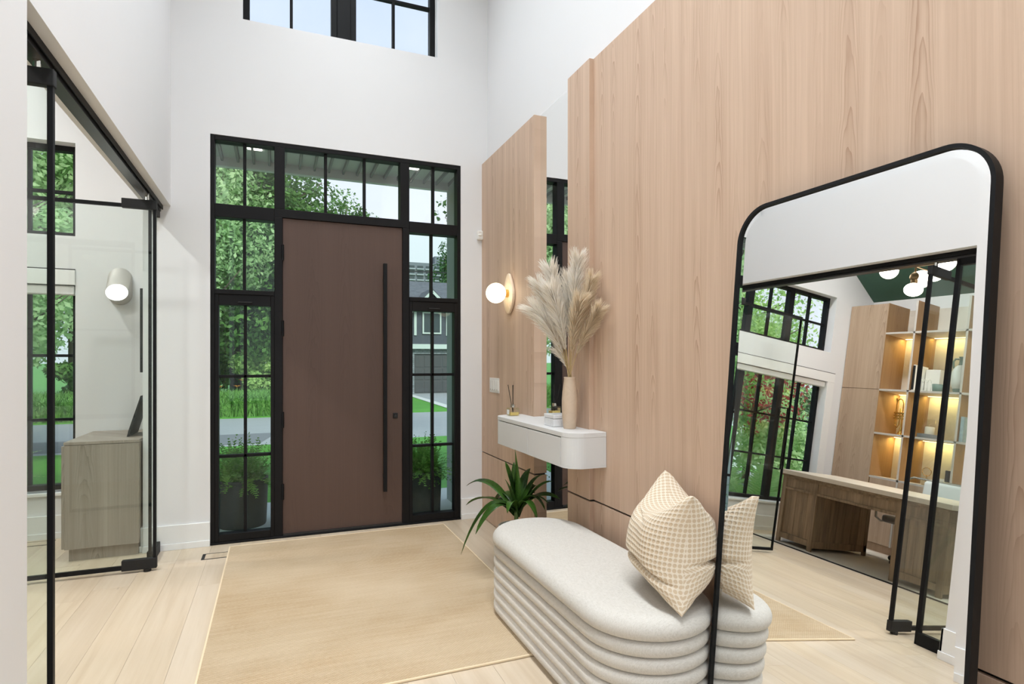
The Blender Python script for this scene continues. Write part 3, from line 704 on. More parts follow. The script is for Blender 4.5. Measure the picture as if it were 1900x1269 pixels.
for (a, b) in ((cy0+.104, 3.292), (3.296, cy1-.104)):
    MB().box(cx, cx+.019, a, b, zc0+.001, zc1-.032).build('drawer_front', M['lacq'], co, bevel=.0015)
MB().box(cx+.012, cx+.03, cy0+.102, cy1-.102, zc1-.032, zc1-.026).build('finger_gap', M['blackm'], co)

# vase and pampas
vx, vy = 1.545, 2.965; vz = zc1
va = MB().lathe((vx, vy, vz), [(.001, 0), (.033, 0), (.035, .004), (.041, .05), (.0445, .11), (.0445, .16), (.041, .21), (.034, .262), (.0315, .285), (.0335, .292), (.031, .293), (.028, .284), (.034, .24), (.034, .06), (.001, .02)], 40).build('vase', M['vase'], smooth=True)
tag(va, 'tall beige ceramic vase holding pampas grass on the console', 'vase')
fwv = np.array([math.sin(R(21.9)), math.cos(R(21.9)), 0]); rtv = np.array([math.cos(R(21.9)), -math.sin(R(21.9)), 0])
def plume(tip_px, bow, start, spread, label, n=950, mat='plume'):
    """one pampas stem from the vase mouth to a tip; tip given in vase-mouth-relative metres (across, out, up)"""
    root = np.array([vx, vy, vz+.06]); mouth = np.array([vx, vy, vz+.285])
    ax_ = np.array([.50, -.866, 0]); out_ = np.array([-.866, -.5, 0])       # across = along the oak wall diagonal, out = off the wall
    tip = mouth + ax_*tip_px[0]*.85 + out_*tip_px[1] + np.array([0, 0, tip_px[2]])
    mid = mouth + (tip-mouth)*.5 + np.array([0, 0, bow]) - (ax_*tip_px[0]+out_*tip_px[1])*.18
    ts = np.linspace(0, 1, 60)[:, None]; cur = (1-ts)**2*mouth+2*ts*(1-ts)*mid+ts**2*tip
    cur[:, 0] = np.minimum(cur[:, 0], XP2-.03)
    p = thing('pampas_stem', label, 'pampas grass', tuple(mouth), group='pampas stems in the vase')
    off = rng.uniform(-.012, .012, 2)
    path = [root*1.0 + np.array([off[0], off[1], 0]), mouth+np.array([off[0], off[1], 0])*1.3] + [cur[i] for i in range(6, 60, 4)]
    MB().tube([tuple(q) for q in path], [.0022]*len(path), 6).build('stem', M['plumestem'], p, smooth=True)
    tt = start+(1-start)*rng.random(n)**.9; i0 = np.minimum((tt*59).astype(int), 58); base = cur[i0]+(cur[i0+1]-cur[i0])*((tt*59-i0)[:, None])
    dirv = cur[np.minimum(i0+1, 59)]-cur[i0]; dirv /= np.linalg.norm(dirv, axis=1)[:, None]
    vw = base-np.array([0, 0, 1.354]); sdv = np.cross(dirv, vw); sdv /= np.linalg.norm(sdv, axis=1)[:, None]
    rnd = sdv*rng.choice([-1, 1], n)[:, None]+.55*rng.normal(size=(n, 3)); rnd -= (rnd*dirv).sum(1)[:, None]*dirv; rnd /= np.linalg.norm(rnd, axis=1)[:, None]
    env = np.clip(np.minimum((tt-start)/(.45*(1-start))+.22, (1.06-tt)/(.30*(1-start))+.35), .2, 1)
    ln = (.065+.06*rng.random(n))*env*spread
    ang = .26+.30*rng.random(n)
    v1 = dirv*np.cos(ang)[:, None]+rnd*np.sin(ang)[:, None]
    grav = np.array([0, 0, -1])
    q0 = base; q1 = base+v1*(ln*.5)[:, None]+grav*(ln*.03)[:, None]; q2 = base+v1*(ln)[:, None]+dirv*(ln*.10)[:, None]+grav*(ln*.16)[:, None]
    sd = np.cross(v1, rng.normal(size=(n, 3))); sd /= np.linalg.norm(sd, axis=1)[:, None]; wd = (.0011+.0010*rng.random(n))[:, None]
    A = np.stack([q0-sd*wd, q0+sd*wd, q1+sd*wd, q1-sd*wd], 1); B = np.stack([q1-sd*wd, q1+sd*wd, q2+sd*wd*.25, q2-sd*wd*.25], 1)
    V = np.concatenate([A, B]); V[..., 0] = np.minimum(V[..., 0], XP2-.004)
    quads('plume', V, M[mat], p)
    return p
PL = [((-.205, .06, .545), .00, .42, .95, 'pampas stem arching furthest left and high towards the sconce', 'plume'),
      ((-.075, .10, .61), .02, .38, 1.05, 'bright upright pampas stem left of the middle', 'plume'),
      ((.11, .06, .655), .05, .42, 1.0, 'tallest pampas stem, its tip curling right', 'plume'),
      ((.02, .03, .56), .03, .38, 1.0, 'pampas stem standing upright in the middle', 'plume'),
      ((-.185, .12, .39), .06, .30, 1.15, 'low full white pampas plume drooping left', 'plume'),
      ((-.17, .04, .47), .03, .34, 1.0, 'tan pampas plume leaning left between the high and low left plumes', 'plumetan'),
      ((.205, .05, .54), .00, .36, .95, 'tan pampas stem leaning right below the tallest', 'plumetan'),
      ((.285, .05, .37), .05, .32, .95, 'tan pampas plume arching furthest right', 'plumetan'),
      ((.15, .10, .42), .03, .32, 1.05, 'soft tan pampas plume right of the middle, lower', 'plumetan'),
      ((-.04, .14, .50), .02, .30, 1.1, 'white pampas plume in front of the others, facing the room', 'plume'),
      ((-.09, .02, .16), .03, .30, .7, 'short wispy pampas tuft low on the left at the vase mouth', 'plume')]
for a in PL: plume(a[0], a[1], a[2], a[3], a[4], n=220 if a[0][2] < .2 else 1500, mat=a[5])

# reed diffuser
dx, dy = 1.535, 3.80
df = thing('reed_diffuser', 'small square glass reed diffuser with black sticks on the console', 'diffuser', (dx, dy, zc1))
MB().box(dx-.036, dx+.036, dy-.036, dy+.036, zc1+.001, zc1+.058).build('bottle', M['bottle_glass'], df, bevel=.006)
MB().box(dx-.030, dx+.030, dy-.030, dy+.030, zc1+.005, zc1+.026).build('oil', M['oil'], df)
MB().lathe((dx, dy, zc1+.058), [(.012, 0), (.016, .002), (.016, .022), (.010, .023)], 18).build('collar', M['chrome'], df, smooth=True, auto=True)
MB().box(dx-.0375, dx-.0365, dy-.02, dy+.02, zc1+.012, zc1+.044).build('bottle_label', M['paper'], df)
for (a, b) in ((-.02, .02), (.05, -.055)): MB().cyl((dx, dy, zc1+.02), (dx+b*.4, dy+b*.9, zc1+.215), .0024, 8).build('reed', M['reed'], df)
MB().cyl((dx, dy, zc1+.02), (dx-.02, dy+.045, zc1+.215), .0024, 8).build('reed', M['reed'], df)
# marble box
bxm = thing('marble_box', 'white marble lidded box beside the vase', 'box', (1.56, 3.14, zc1))
MB().box(1.49, 1.60, 3.06, 3.19, zc1+.001, zc1+.046).build('body', M['marble'], bxm, bevel=.003); MB().box(1.489, 1.601, 3.059, 3.191, zc1+.048, zc1+.070).build('lid', M['marble'], bxm, bevel=.003)

# wall sconce with globe
sc = thing('wall_sconce', 'lit globe wall sconce on a wavy alabaster plate on the oak panel', 'wall lamp', (XP1, 4.14, 1.72))
py, pz = 4.13, 1.862; pts = []
for i in range(48):
    q = 2*PI*i/48; rz = .153; ry = .098
    yy = math.cos(q); zz = math.sin(q)
    wv = 1-.42*max(0, zz)**1.5*(1.15 if yy < 0 else .8)-.18*max(0, -zz)**2-.05*math.sin(3*q)
    pts.append((XP1-.001, py+ry*yy*wv, pz+rz*zz))
MB().prism(pts, (-.022, 0, 0)).build('back_plate', M['alabaster'], sc, bevel=.006, smooth=True)
MB().cyl((XP1-.02, py, pz), (XP1-.05, py, pz), .03, 20).build('holder', M['brass'], sc)
MB().ball((XP1-.118, py, pz), .076, n=32, m=20).build('globe', M['globe'], sc, smooth=True)

# switch plate, sensor
sp_ = thing('switch_plate', 'white four-gang light switch plate on the oak panel', 'light switch', (XP1, 4.47, 1.15))
MB().box(XP1-.006, XP1, 4.365, 4.585, 1.093, 1.213).build('plate', M['plastic'], sp_, bevel=.002)
for i in range(4):
    r_ = MB().box(XP1-.010, XP1-.005, 4.378+.0505*i, 4.42+.0505*i, 1.112, 1.194).build('rocker', M['plastic'], sp_, bevel=.0015); MB().box(XP1-.0115, XP1-.009, 4.392+.0505*i, 4.406+.0505*i, 1.118, 1.121).build('indicator', M['blackm'], r_)
se = thing('motion_sensor', 'small white motion sensor high beside the front door', 'sensor', (1.62, YD, 2.39))
MB().box(1.598, 1.652, YD-.035, YD, 2.392, 2.472).build('body', M['plastic'], se, bevel=.012, seg=3); MB().ball((1.622, YD-.034, 2.432), .017, .008, .012).build('lens', M['wax'], se, smooth=True)

# ================================================================== HOUSE PLANT
pp = (1.40, 3.40)
dr = thing('house_plant', 'green strap-leaved house plant in white pot behind the bench', 'plant', (pp[0], pp[1], 0))
MB().lathe((pp[0], pp[1], 0), [(.001, 0), (.085, 0), (.09, .005), (.115, .30), (.118, .32), (.108, .32), (.105, .28), (.001, .28)], 32).build('pot', M['ceramic'], dr, smooth=True, auto=True)
MB().lathe((pp[0], pp[1], .27), [(.001, 0), (.104, 0), (.103, .02), (.001, .025)], 24).build('soil', M['soil'], dr)
MB().tube([(pp[0], pp[1], .27), (pp[0]-.005, pp[1], .38), (pp[0], pp[1], .46)], [.016, .014, .012], 8).build('stem', M['stalk'], dr)
def leaf(base, tip, width, sag, twist=0.0):
    b = Vector(base); t_ = Vector(tip); n = 12; mid = (b+t_)/2+Vector((0, 0, sag))
    side = (t_-b).cross(Vector((0, 0, 1)))
    if side.length < 1e-3: side = Vector((1, 0, 0))
    side.normalize(); vs = []; fs = []
    for i in range(n+1):
        u = i/n; p = b*(1-u)**2+mid*2*u*(1-u)+t_*u*u; tg = ((mid-b)*(1-u)+(t_-mid)*u).normalized(); nr = side.cross(tg).normalized()
        wq = width*(math.sin(PI*min(1, u*.86+.12))**.8)*(1 if u < .98 else .2); tw = twist*u
        s2 = (side*math.cos(tw)+nr*math.sin(tw)); n2 = (nr*math.cos(tw)-side*math.sin(tw))
        rp = 1+.06*math.sin(9*u+twist*5)
        vs += [p-s2*wq*rp+n2*wq*.35, p, p+s2*wq/rp+n2*wq*.35]
    for i in range(n): fs += [(3*i, 3*i+1, 3*i+4, 3*i+3), (3*i+1, 3*i+2, 3*i+5, 3*i+4)]
    o = MB().add(vs, fs).build('leaf', M['drac'], dr, smooth=True, fix=False)
    sm_ = o.modifiers.new('thick', 'SOLIDIFY'); sm_.thickness = .0012
b0 = (pp[0], pp[1], .405)
def lf(dx_, dy_, z, w_, sag, tw=0.): w_ = w_*1.25; leaf((b0[0]+dx_*.05, b0[1]+dy_*.05, b0[2]+random.uniform(-.04, .03)), (b0[0]+dx_, b0[1]+dy_, z), w_, sag, tw)
lf(-.07, .02, .72, .024, .02, .9); lf(-.02, -.02, .80, .026, 0, 1.2); lf(.02, .10, .70, .024, .02, .8); lf(-.09, -.03, .62, .024, .04, .5)
lf(-.20, .42, .50, .026, .20, .3); lf(-.24, .30, .40, .026, .15, -.3); lf(-.33, .12, .14, .03, .30, .2); lf(-.28, -.02, .30, .024, .20, .4)
lf(.12, -.14, .46, .026, .14, .2); lf(.20, .02, .62, .026, .12, .3); lf(.20, .12, .52, .024, .14, -.2); lf(.19, -.06, .45, .026, .12, .3); lf(.22, .05, .38, .026, .16, 0)
lf(-.14, .20, .36, .024, .14, .3); lf(-.05, .30, .36, .024, .2, .2); lf(.05, -.20, .40, .024, .15, .2); lf(-.12, -.14, .44, .022, .12, -.4)

lf(.20, -.10, .60, .028, .10, .5); lf(.22, -.16, .50, .026, .12, -.3); lf(.16, .16, .64, .026, .10, .4); lf(.21, .20, .46, .026, .14, .3)
# ================================================================== RUG, VENTS
rg = thing('jute_rug', 'large pale woven jute rug in front of the door', 'rug', (.48, 3.6, 0))
MB().box(-.312, 1.276, 2.455, 4.685, .001, .010).build('weave', M['jute'], rg)
for (a, b, c_, d_) in ((-.318, -.308, 2.45, 4.69), (1.272, 1.282, 2.45, 4.69), (-.318, 1.282, 2.449, 2.459), (-.318, 1.282, 4.681, 4.691)): MB().box(a, b, c_, d_, .001, .0115).build('binding', M['binding'], rg, bevel=.003)
def vent(label, x0, x1, y0, y1):
    v = thing('floor_vent', label, 'floor vent', ((x0+x1)/2, (y0+y1)/2, 0))
    MB().box(x0, x1, y0, y0+.011, 0, .0012).box(x0, x1, y1-.011, y1, 0, .0012).box(x0, x0+.02, y0+.011, y1-.011, 0, .0012).box(x1-.02, x1, y0+.011, y1-.011, 0, .0012).build('slot', M['blackm'], v)
    MB().box(x0+.021, x1-.021, y0+.012, y1-.012, 0, .0015).build('insert', M['floor'], v)
vent('flush wood floor vent with black slot beside the rug', -.478, -.18, 4.47, 4.60)
vent('flush floor vent under the office window', -1.80, -1.545, 5.26, 5.385)

# ================================================================== OFFICE FURNITURE
# credenza end
cr = thing('credenza', 'grey oak credenza beside the office window wall', 'cabinet', (-1.1, 5.1, 0))
MB().box(-1.30, -.898, 4.775, 5.42, 0, .085).build('plinth', M['greyoak'], cr)
MB().box(-1.318, -.890, 4.745, 5.425, .085, .785).build('body', M['greyoak'], cr, bevel=.0015); MB().box(-1.322, -.888, 4.742, 5.428, .787, .806).build('top', M['greyoak'], cr, bevel=.0015)
for i in range(2): MB().box(-1.336, -1.319, 4.75+.335*i, 5.078+.335*i, .09, .78).build('door', M['greyoak'], cr, bevel=.0015)
pf = thing('picture_frame', 'dark picture frame leaning on the credenza', 'picture', (-.95, 5.05, .806))
MB().prism([(-1.00, 4.93, .807), (-.985, 4.93, .807), (-.900, 4.93, 1.10), (-.915, 4.93, 1.10)], (0, .30, 0)).build('frame', M['blackm'], pf, bevel=.002)
MB().prism([(-.9985, 4.955, .835), (-.9965, 4.955, .835), (-.9225, 4.955, 1.08), (-.9245, 4.955, 1.08)], (0, .25, 0)).build('print', M['picture'], pf)
pf = thing('wall_picture', 'thin black framed picture hung above the credenza', 'picture', (-.89, 5.0, 1.28))
MB().box(-.905, -.877, 4.86, 5.30, 1.27, 1.87).build('frame', M['blackm'], pf, bevel=.002); MB().box(-.908, -.904, 4.885, 5.275, 1.295, 1.845).build('print', M['picture'], pf)
# office sconce: hull of a pill on the wall and a lit disc standing off it
os_ = thing('office_sconce', 'grey pill-shaped sconce with round lit lens on the office wall', 'wall lamp', (-1.15, YF, 1.8))
bm = bmesh.new(); sxc, szc = -1.146, 1.875
for i in range(32):
    q = 2*PI*i/32; zz = szc+.083*math.sin(q)+(.127 if math.sin(q) > 0 else 0); bm.verts.new((sxc+.083*math.cos(q), YF-.002, zz))
disc = [(sxc-.004+.076*math.cos(2*PI*i/32), YF-.085+.012*math.sin(2*PI*i/32), szc+.008+.066*math.sin(2*PI*i/32)) for i in range(32)]
for q in disc: bm.verts.new(q)
bmesh.ops.convex_hull(bm, input=bm.verts); me = bpy.data.meshes.new('body'); bm.to_mesh(me); bm.free(); o = link_mesh('body', me, plain('greige_metal', S(190, 186, 180), .5, .2, var=.03), os_, smooth=True); me.set_sharp_from_angle(angle=R(35))
MB().prism([(p[0]*.97+(sxc-.004)*.03, p[1]-.001, p[2]*.97+(szc+.008)*.03) for p in disc], (0, -.003, 0)).build('lens', M['lens'], os_)

# ---- bookcase along the far wall
XS = -3.66
bk = thing('bookcase', 'built-in oak bookcase with lit shelves and stone back along the office wall', 'bookcase', (XS, 4.0, 0))
MB().box(XB+.001, XB+.02, YN+.6, YF-.005, 0, 2.95).build('stone_back', M['slab'], bk)
MB().box(XB+.02, XS-.02, 4.935, YF-.004, 0, 2.97).build('tall_cabinet', M['tauoak'], bk, bevel=.001); MB().box(XB+.02, XS-.001, 4.928, 4.9345, .09, 2.97).build('divider', M['oakdark'], bk)
for (z0, z1) in ((.09, 1.900), (1.906, 2.968)): MB().box(XS-.02, XS, 4.932, YF-.006, z0, z1).build('door', M['tauoak'], bk, bevel=.0015)
MB().box(XB+.02, XS-.03, YN+.6, 4.93, 0, .09).build('plinth', M['tauoak'], bk)
divs = [4.93, 4.585, 4.02, 3.45, 2.9, 2.35, 1.7]
for y in divs[1:]: q_ = MB().box(XB+.02, XS-.002, y-.011, y+.011, .09, 2.97).build('divider', M['oakdark'], bk); MB().box(XS-.002, XS, y-.011, y+.011, .09, 2.97).build('edge_band', M['edge'], q_)
for z in (.85, 1.372, 1.898, 2.592): MB().box(XB+.02, XS, divs[-1], 4.93, z-.011, z+.011).build('shelf', M['edge'], bk)
for i in range(len(divs)-1):
    for z in (1.372, 1.898, 2.592):
        if i < 4:
            MB().box(XB+.05, XB+.062, divs[i+1]+.015, divs[i]-.015, z-.017, z-.011).build('led_strip', M['led'], bk)
            light('shelf_led', 'AREA', (XB+.10, (divs[i]+divs[i+1])/2, z-.02), (0, R(12), 0), 1.5, (1, .76, .28), shape='RECTANGLE', size=.05, size_y=abs(divs[i]-divs[i+1])-.04)
for i in range(0, 6):
    MB().box(XS-.018, XS, divs[i+1]+.013, divs[i]-.013, .095, .838).build('door', M['tauoak'], bk, bevel=.0015)

def on_shelf(*a): pass
# trumpet standing on its bell
tx, ty, tz = -3.84, 4.735, 1.383
tp = thing('trumpet', 'brass trumpet standing on its bell in the bookcase', 'trumpet', (tx, ty, tz))
MB().lathe((tx, ty, tz), [(.056, 0), (.057, .003), (.036, .018), (.020, .05), (.011, .11), (.008, .20), (.006, .30)], 24).build('bell', M['brass'], tp, smooth=True)
MB().tube([(tx, ty, tz+.28), (tx, ty, tz+.38), (tx, ty+.012, tz+.42), (tx, ty+.04, tz+.435), (tx, ty+.068, tz+.42), (tx, ty+.08, tz+.38), (tx, ty+.08, tz+.14)], .0065, 10).build('tubing', M['brass'], tp, smooth=True)
MB().tube([(tx, ty+.03, tz+.32), (tx, ty+.03, tz+.12), (tx, ty+.05, tz+.09), (tx, ty+.08, tz+.12), (tx, ty+.08, tz+.16)], .006, 10).build('tubing', M['brass'], tp, smooth=True)
for i in range(3): MB().cyl((tx, ty-.045, tz+.20+.032*i), (tx, ty+.10, tz+.20+.032*i), .011, 12).build('valve', M['brass'], tp, smooth=True, auto=True)
MB().tube([(tx, ty+.08, tz+.38), (tx, ty+.085, tz+.44)], [.005, .010], 10).build('mouthpiece', M['brass'], tp)
# shelf two: book, rack of white plates, bowl
zb2 = 1.910
tg_ = tag(MB().box(-3.90, -3.68, 4.535, 4.562, zb2, zb2+.30).build('book', M['paper'], bevel=.002), 'tall white book upright on the upper bookcase shelf', 'book')
MB().box(-3.681, -3.677, 4.536, 4.561, zb2+.01, zb2+.29).build('spine', M['blackm'], tg_)
tag(MB().box(-3.92, -3.84, 4.36, 4.52, zb2, zb2+.27).build('book', M['paper'], bevel=.002), 'white book facing out behind the white rack', 'book')
fr = thing('file_rack', 'white arched file rack on the upper bookcase shelf', 'rack', (-3.74, 4.46, zb2))
MB().box(-3.80, -3.69, 4.40, 4.52, zb2, zb2+.008).build('base', M['paper'], fr)
for i in range(3): MB().tube([(-3.74, 4.405+.045*i+.02*math.cos(q), zb2+.10+.035*math.sin(q)) if 0 <= q <= PI else (-3.74, 4.405+.045*i+.02*math.cos(q), zb2+.1) for q in [PI*j/10 for j in range(11)]], .005, 8).tube([(-3.74, 4.425+.045*i, zb2+.1), (-3.74, 4.425+.045*i, zb2+.004)], .005, 8).tube([(-3.74, 4.385+.045*i, zb2+.1), (-3.74, 4.385+.045*i, zb2+.004)], .005, 8).build('arch', M['paper'], fr, smooth=True)
tag(MB().lathe((-3.78, 4.33, zb2), [(.001, 0), (.04, 0), (.05, .01), (.06, .09), (.056, .09), (.044, .015), (.001, .012)], 28).build('bowl', M['teal'], smooth=True), 'small grey-green bowl on the upper bookcase shelf', 'bowl')
# jug
jx, jy, jz = -3.82, 4.125, zb2
jg = thing('jug', 'white glazed jug with dark neck and handle on the upper bookcase shelf', 'jug', (jx, jy, jz))
MB().lathe((jx, jy, jz), [(.001, 0), (.055, 0), (.06, .01), (.068, .05)], 32).build('foot', M['teal'], jg, smooth=True, auto=True)
MB().lathe((jx, jy, jz+.05), [(.068, 0), (.084, .06), (.092, .13), (.088, .19), (.066, .24), (.04, .265)], 32).build('body', M['ceramic'], jg, smooth=True)
MB().lathe((jx, jy, jz+.315), [(.04, 0), (.032, .02), (.032, .08), (.042, .095), (.036, .095), (.026, .08), (.026, 0)], 28).build('neck', M['teal'], jg, smooth=True)
MB().tube([(jx, jy+.03, jz+.385), (jx, jy+.075, jz+.39), (jx, jy+.095, jz+.36), (jx, jy+.09, jz+.30), (jx, jy+.07, jz+.27)], .010, 10).build('handle', M['teal'], jg, smooth=True)
# candle on tray (middle shelf)
zb3 = 1.384
cd = thing('candle_tray', 'grey tray with glass hurricane on the middle bookcase shelf', 'tray', (-3.80, 4.38, zb3))
MB().lathe((-3.80, 4.38, zb3), [(.001, 0), (.11, 0), (.115, .006), (.115, .045), (.107, .045), (.105, .012), (.001, .012)], 32).build('tray', M['slate'], cd, smooth=True, auto=True)
MB().lathe((-3.80, 4.38, zb3+.013), [(.075, 0), (.078, .002), (.078, .20), (.075, .20)], 28).build('hurricane_glass', M['bottle_glass'], cd, smooth=True)
tag(MB().lathe((-3.80, 4.38, zb3+.014), [(.001, 0), (.046, 0), (.047, .003), (.047, .115), (.040, .118), (.001, .112)], 28).build('pillar_candle', M['wax'], smooth=True, auto=True), 'white pillar candle inside the glass hurricane', 'candle')
tag(MB().box(-3.86, -3.68, 3.965, 4.000, zb3, zb3+.27).build('book', M['magz'], bevel=.002), 'blue and white book upright in the next bookcase bay', 'book')
# lower display shelf: small things
zb4 = .862
gd = thing('gold_ornament', 'small gold wire ornament in the bookcase above the chair', 'ornament', (-3.80, 4.36, zb4))
MB().lathe((-3.80, 4.36, zb4), [(.001, 0), (.04, 0), (.04, .006), (.006, .01), (.005, .10), (.03, .11), (.001, .115)], 20).build('stand', M['brass'], gd, smooth=True, auto=True)
MB().tube([(-3.80, 4.36+.05*math.cos(q), zb4+.15+.045*math.sin(q)) for q in [2*PI*j/16 for j in range(17)]], .004, 8).build('ring', M['brass'], gd, smooth=True)
tag(MB().box(-3.86, -3.76, 4.13, 4.22, zb4, zb4+.10).build('white_carton', M['paper'], bevel=.003), 'small white box in the lowest open bookcase bay', 'box')
tag(MB().box(-3.86, -3.70, 4.075, 4.108, zb4, zb4+.20).build('book', M['blackm'], bevel=.002), 'small black book in the lowest open bookcase bay', 'book')

# ---- office rug and desk
orug = thing('office_rug', 'cream wool rug under the office desk', 'rug', (-3, 3.8, 0))
MB().box(-3.56, -2.20, 2.5, 5.15, .001, .012).build('pile', M['officerug'], orug, bevel=.003); MB().box(-2.20, -2.192, 2.5, 5.15, .001, .013).build('edge', M['blackm'], orug)
DX0, DX1, DY0, DY1, DH = -3.10, -2.27, 3.17, 4.90, .795
dk = thing('desk', 'large weathered pine pedestal desk with pale top', 'desk', ((DX0+DX1)/2, (DY0+DY1)/2, .012))
MB().box(DX0-.03, DX1+.03, DY0-.035, DY1+.035, DH-.045, DH).build('top', M['rusttop'], dk, bevel=.004)
MB().box(DX0-.015, DX1+.015, DY0-.02, DY1+.02, DH-.065, DH-.045).build('moulding', M['rustic'], dk, bevel=.004)
ap = MB().box(DX0, DX1-.012, DY0, DY1, DH-.185, DH-.065).build('apron', M['rustic'], dk)
def boards(y0, y1, z0, z1, x, n):
    for i in range(n):
        a = y0+(y1-y0)*i/n; b = y0+(y1-y0)*(i+1)/n; e_ = random.uniform(0, .002)
        MB().box(x-.006, x+.004+e_, a+.001, b-.001, z0, z1).build('board', M['rustic'], dk)
def ped(y0, y1):
    MB().box(DX0+.02, DX1-.03, y0+.02, y1-.02, .06, DH-.185).build('pedestal', M['rustic'], dk)
    fr_ = MB().box(DX1-.022, DX1, y0, y0+.05, .012, DH-.065).box(DX1-.022, DX1, y1-.05, y1, .012, DH-.065).box(DX1-.022, DX1, y0+.05, y1-.05, .06, .12).box(DX1-.022, DX1, y0+.05, y1-.05, DH-.205, DH-.180).box(DX1-.022, DX1, y0+.05, y1-.05, DH-.085, DH-.065).build('front_frame', M['rustic'], dk, bevel=.002)
    boards(y0+.05, y1-.05, .12, DH-.205, DX1-.022, 5); boards(y0+.05, y1-.05, DH-.18, DH-.085, DX1-.022, 5)
    for (yy) in (y0, y1-.022):
        MB().box(DX0, DX1-.022, yy, yy+.022, .05, .12).box(DX0, DX0+.05, yy, yy+.022, .012, DH-.185).build('side_frame', M['rustic'], dk, bevel=.002)
        n = 7
        for i in range(n):
            a = DX0+.05+(DX1-.07-DX0)*i/n; b = DX0+.05+(DX1-.07-DX0)*(i+1)/n
            MB().box(a+.001, b-.001, yy+.004, yy+.018, .12, DH-.185).build('board', M['rustic'], dk)
ped(DY1-.45, DY1); ped(DY0, DY0+.45)
kn0, kn1 = DY0+.45, DY1-.45
MB().box(DX1-.022, DX1, kn0, kn1, DH-.085, DH-.065).box(DX1-.022, DX1, kn0, kn1, DH-.205, DH-.18).build('drawer_rail', M['rustic'], dk, bevel=.002)
boards(kn0, kn1, DH-.18, DH-.085, DX1-.022, 9)
# chair behind the desk
ch = thing('office_chair', 'white upholstered chair with chrome tube frame behind the desk', 'chair', (-3.30, 4.05, .012))
MB().box(-3.52, -3.08, 3.80, 4.32, .42, .50).build('seat', M['leather'], ch, bevel=.03, seg=4)
bkx = -3.46
MB().prism([(bkx-.05, 3.73, .55), (bkx+.03, 3.73, .55), (bkx-.02, 3.73, .92), (bkx-.09, 3.73, .92)], (0, .45, 0)).build('backrest', M['whiteup'], ch, bevel=.03, seg=4)
for yy in (3.74, 4.36):
    MB().tube([(-3.50, yy, .90), (-3.46, yy, .56), (-3.44, yy, .44), (-3.14, yy, .42), (-3.06, yy, .46), (-3.05, yy, .58), (-3.10, yy, .64), (-3.44, yy, .64)], .012, 10).build('frame_tube', M['chrome'], ch, smooth=True)
MB().tube([(-3.50, 3.74, .90), (-3.51, 3.80, .93), (-3.51, 4.30, .93), (-3.50, 4.36, .90)], .012, 10).build('frame_tube', M['chrome'], ch, smooth=True)
MB().cyl((-3.30, 4.05, .08), (-3.30, 4.05, .42), .028, 14).build('column', M['chrome'], ch, smooth=True, auto=True)
for i in range(5):
    q = 2*PI*i/5+.3; fo = MB().tube([(-3.30, 4.05, .10), (-3.30+.25*math.cos(q), 4.05+.25*math.sin(q), .075)], [.018, .012], 8).build('base_leg', M['chrome'], ch, smooth=True); MB().ball((-3.30+.26*math.cos(q), 4.05+.26*math.sin(q), .042), .028).build('castor', M['blackm'], fo, smooth=True)
# chandelier
hx, hy = -2.42, 3.80
chd = thing('chandelier', 'brass chandelier with opal globes under the green office ceiling', 'chandelier', (hx, hy, 2.7))
MB().cyl((hx, hy, 2.80), (hx, hy, zr), .009, 10).build('stem', M['brassd'], chd); MB().lathe((hx, hy, zr-.06), [(.06, 0), (.065, .06)], 20).build('canopy', M['brassd'], chd)
MB().ball((hx, hy, 2.735), .080, .080, .064, 28, 16).build('globe', M['opal'], chd, smooth=True); MB().cyl((hx, hy, 2.79), (hx, hy, 2.83), .03, 16).build('cap', M['brassd'], chd)
for i, (ax, ay) in enumerate(((0, 1), (0, -1), (-1, 0))):
    ex_, ey_ = hx+ax*.27, hy+ay*.27; zq = 2.965
    ar = MB().cyl((hx, hy, zq), (ex_, ey_, zq), .006, 8).build('arm', M['brassd'], chd)
    MB().ball((ex_, ey_, zq), .085, .085, .085, 28, 10, 0, PI/2).build('dome', M['opal'], ar, smooth=True)
    MB().lathe((ex_, ey_, zq), [(.088, 0), (.088, .012), (.02, .02), (.015, .03)], 24).build('dome_cap', M['brassd'], ar)
MB().ball((hx-.10, hy, 2.862), .085, .085, .085, 28, 16).build('globe', M['opal'], chd, smooth=True); MB().lathe((hx+.0, hy, 2.862), [(.042, 0), (.046, .01), (.03, .022), (.001, .024)], 24, 'x').build('hub_disc', M['brassd'], chd, smooth=True, auto=True)

for i, y in enumerate((2.0, 3.0, 4.6)):  # unseen ridge lamps, added to brighten the office
    d_ = thing('added_ridge_light', ('added recessed light in the office ridge nearest the viewer', 'added recessed light in the office ridge beside the chandelier', 'added recessed light in the office ridge nearest the windows')[i], 'downlight', (xr, y, zr-.10), group='added office ridge lights')
    MB().lathe((xr, y, zr-.12), [(.085, 0), (.10, 0), (.10, .11), (.085, .11)], 24).build('housing', M['green'], d_); MB().lathe((xr, y, zr-.10), [(.001, 0), (.085, 0), (.085, .006), (.001, .006)], 24).build('lamp', M['down'], d_)
    light('added_office_fill', 'AREA', (xr, y, zr-.125), (0, 0, 0), P_OFFICE, (1, .98, .97), shape='DISK', size=.2, spread=R(150))

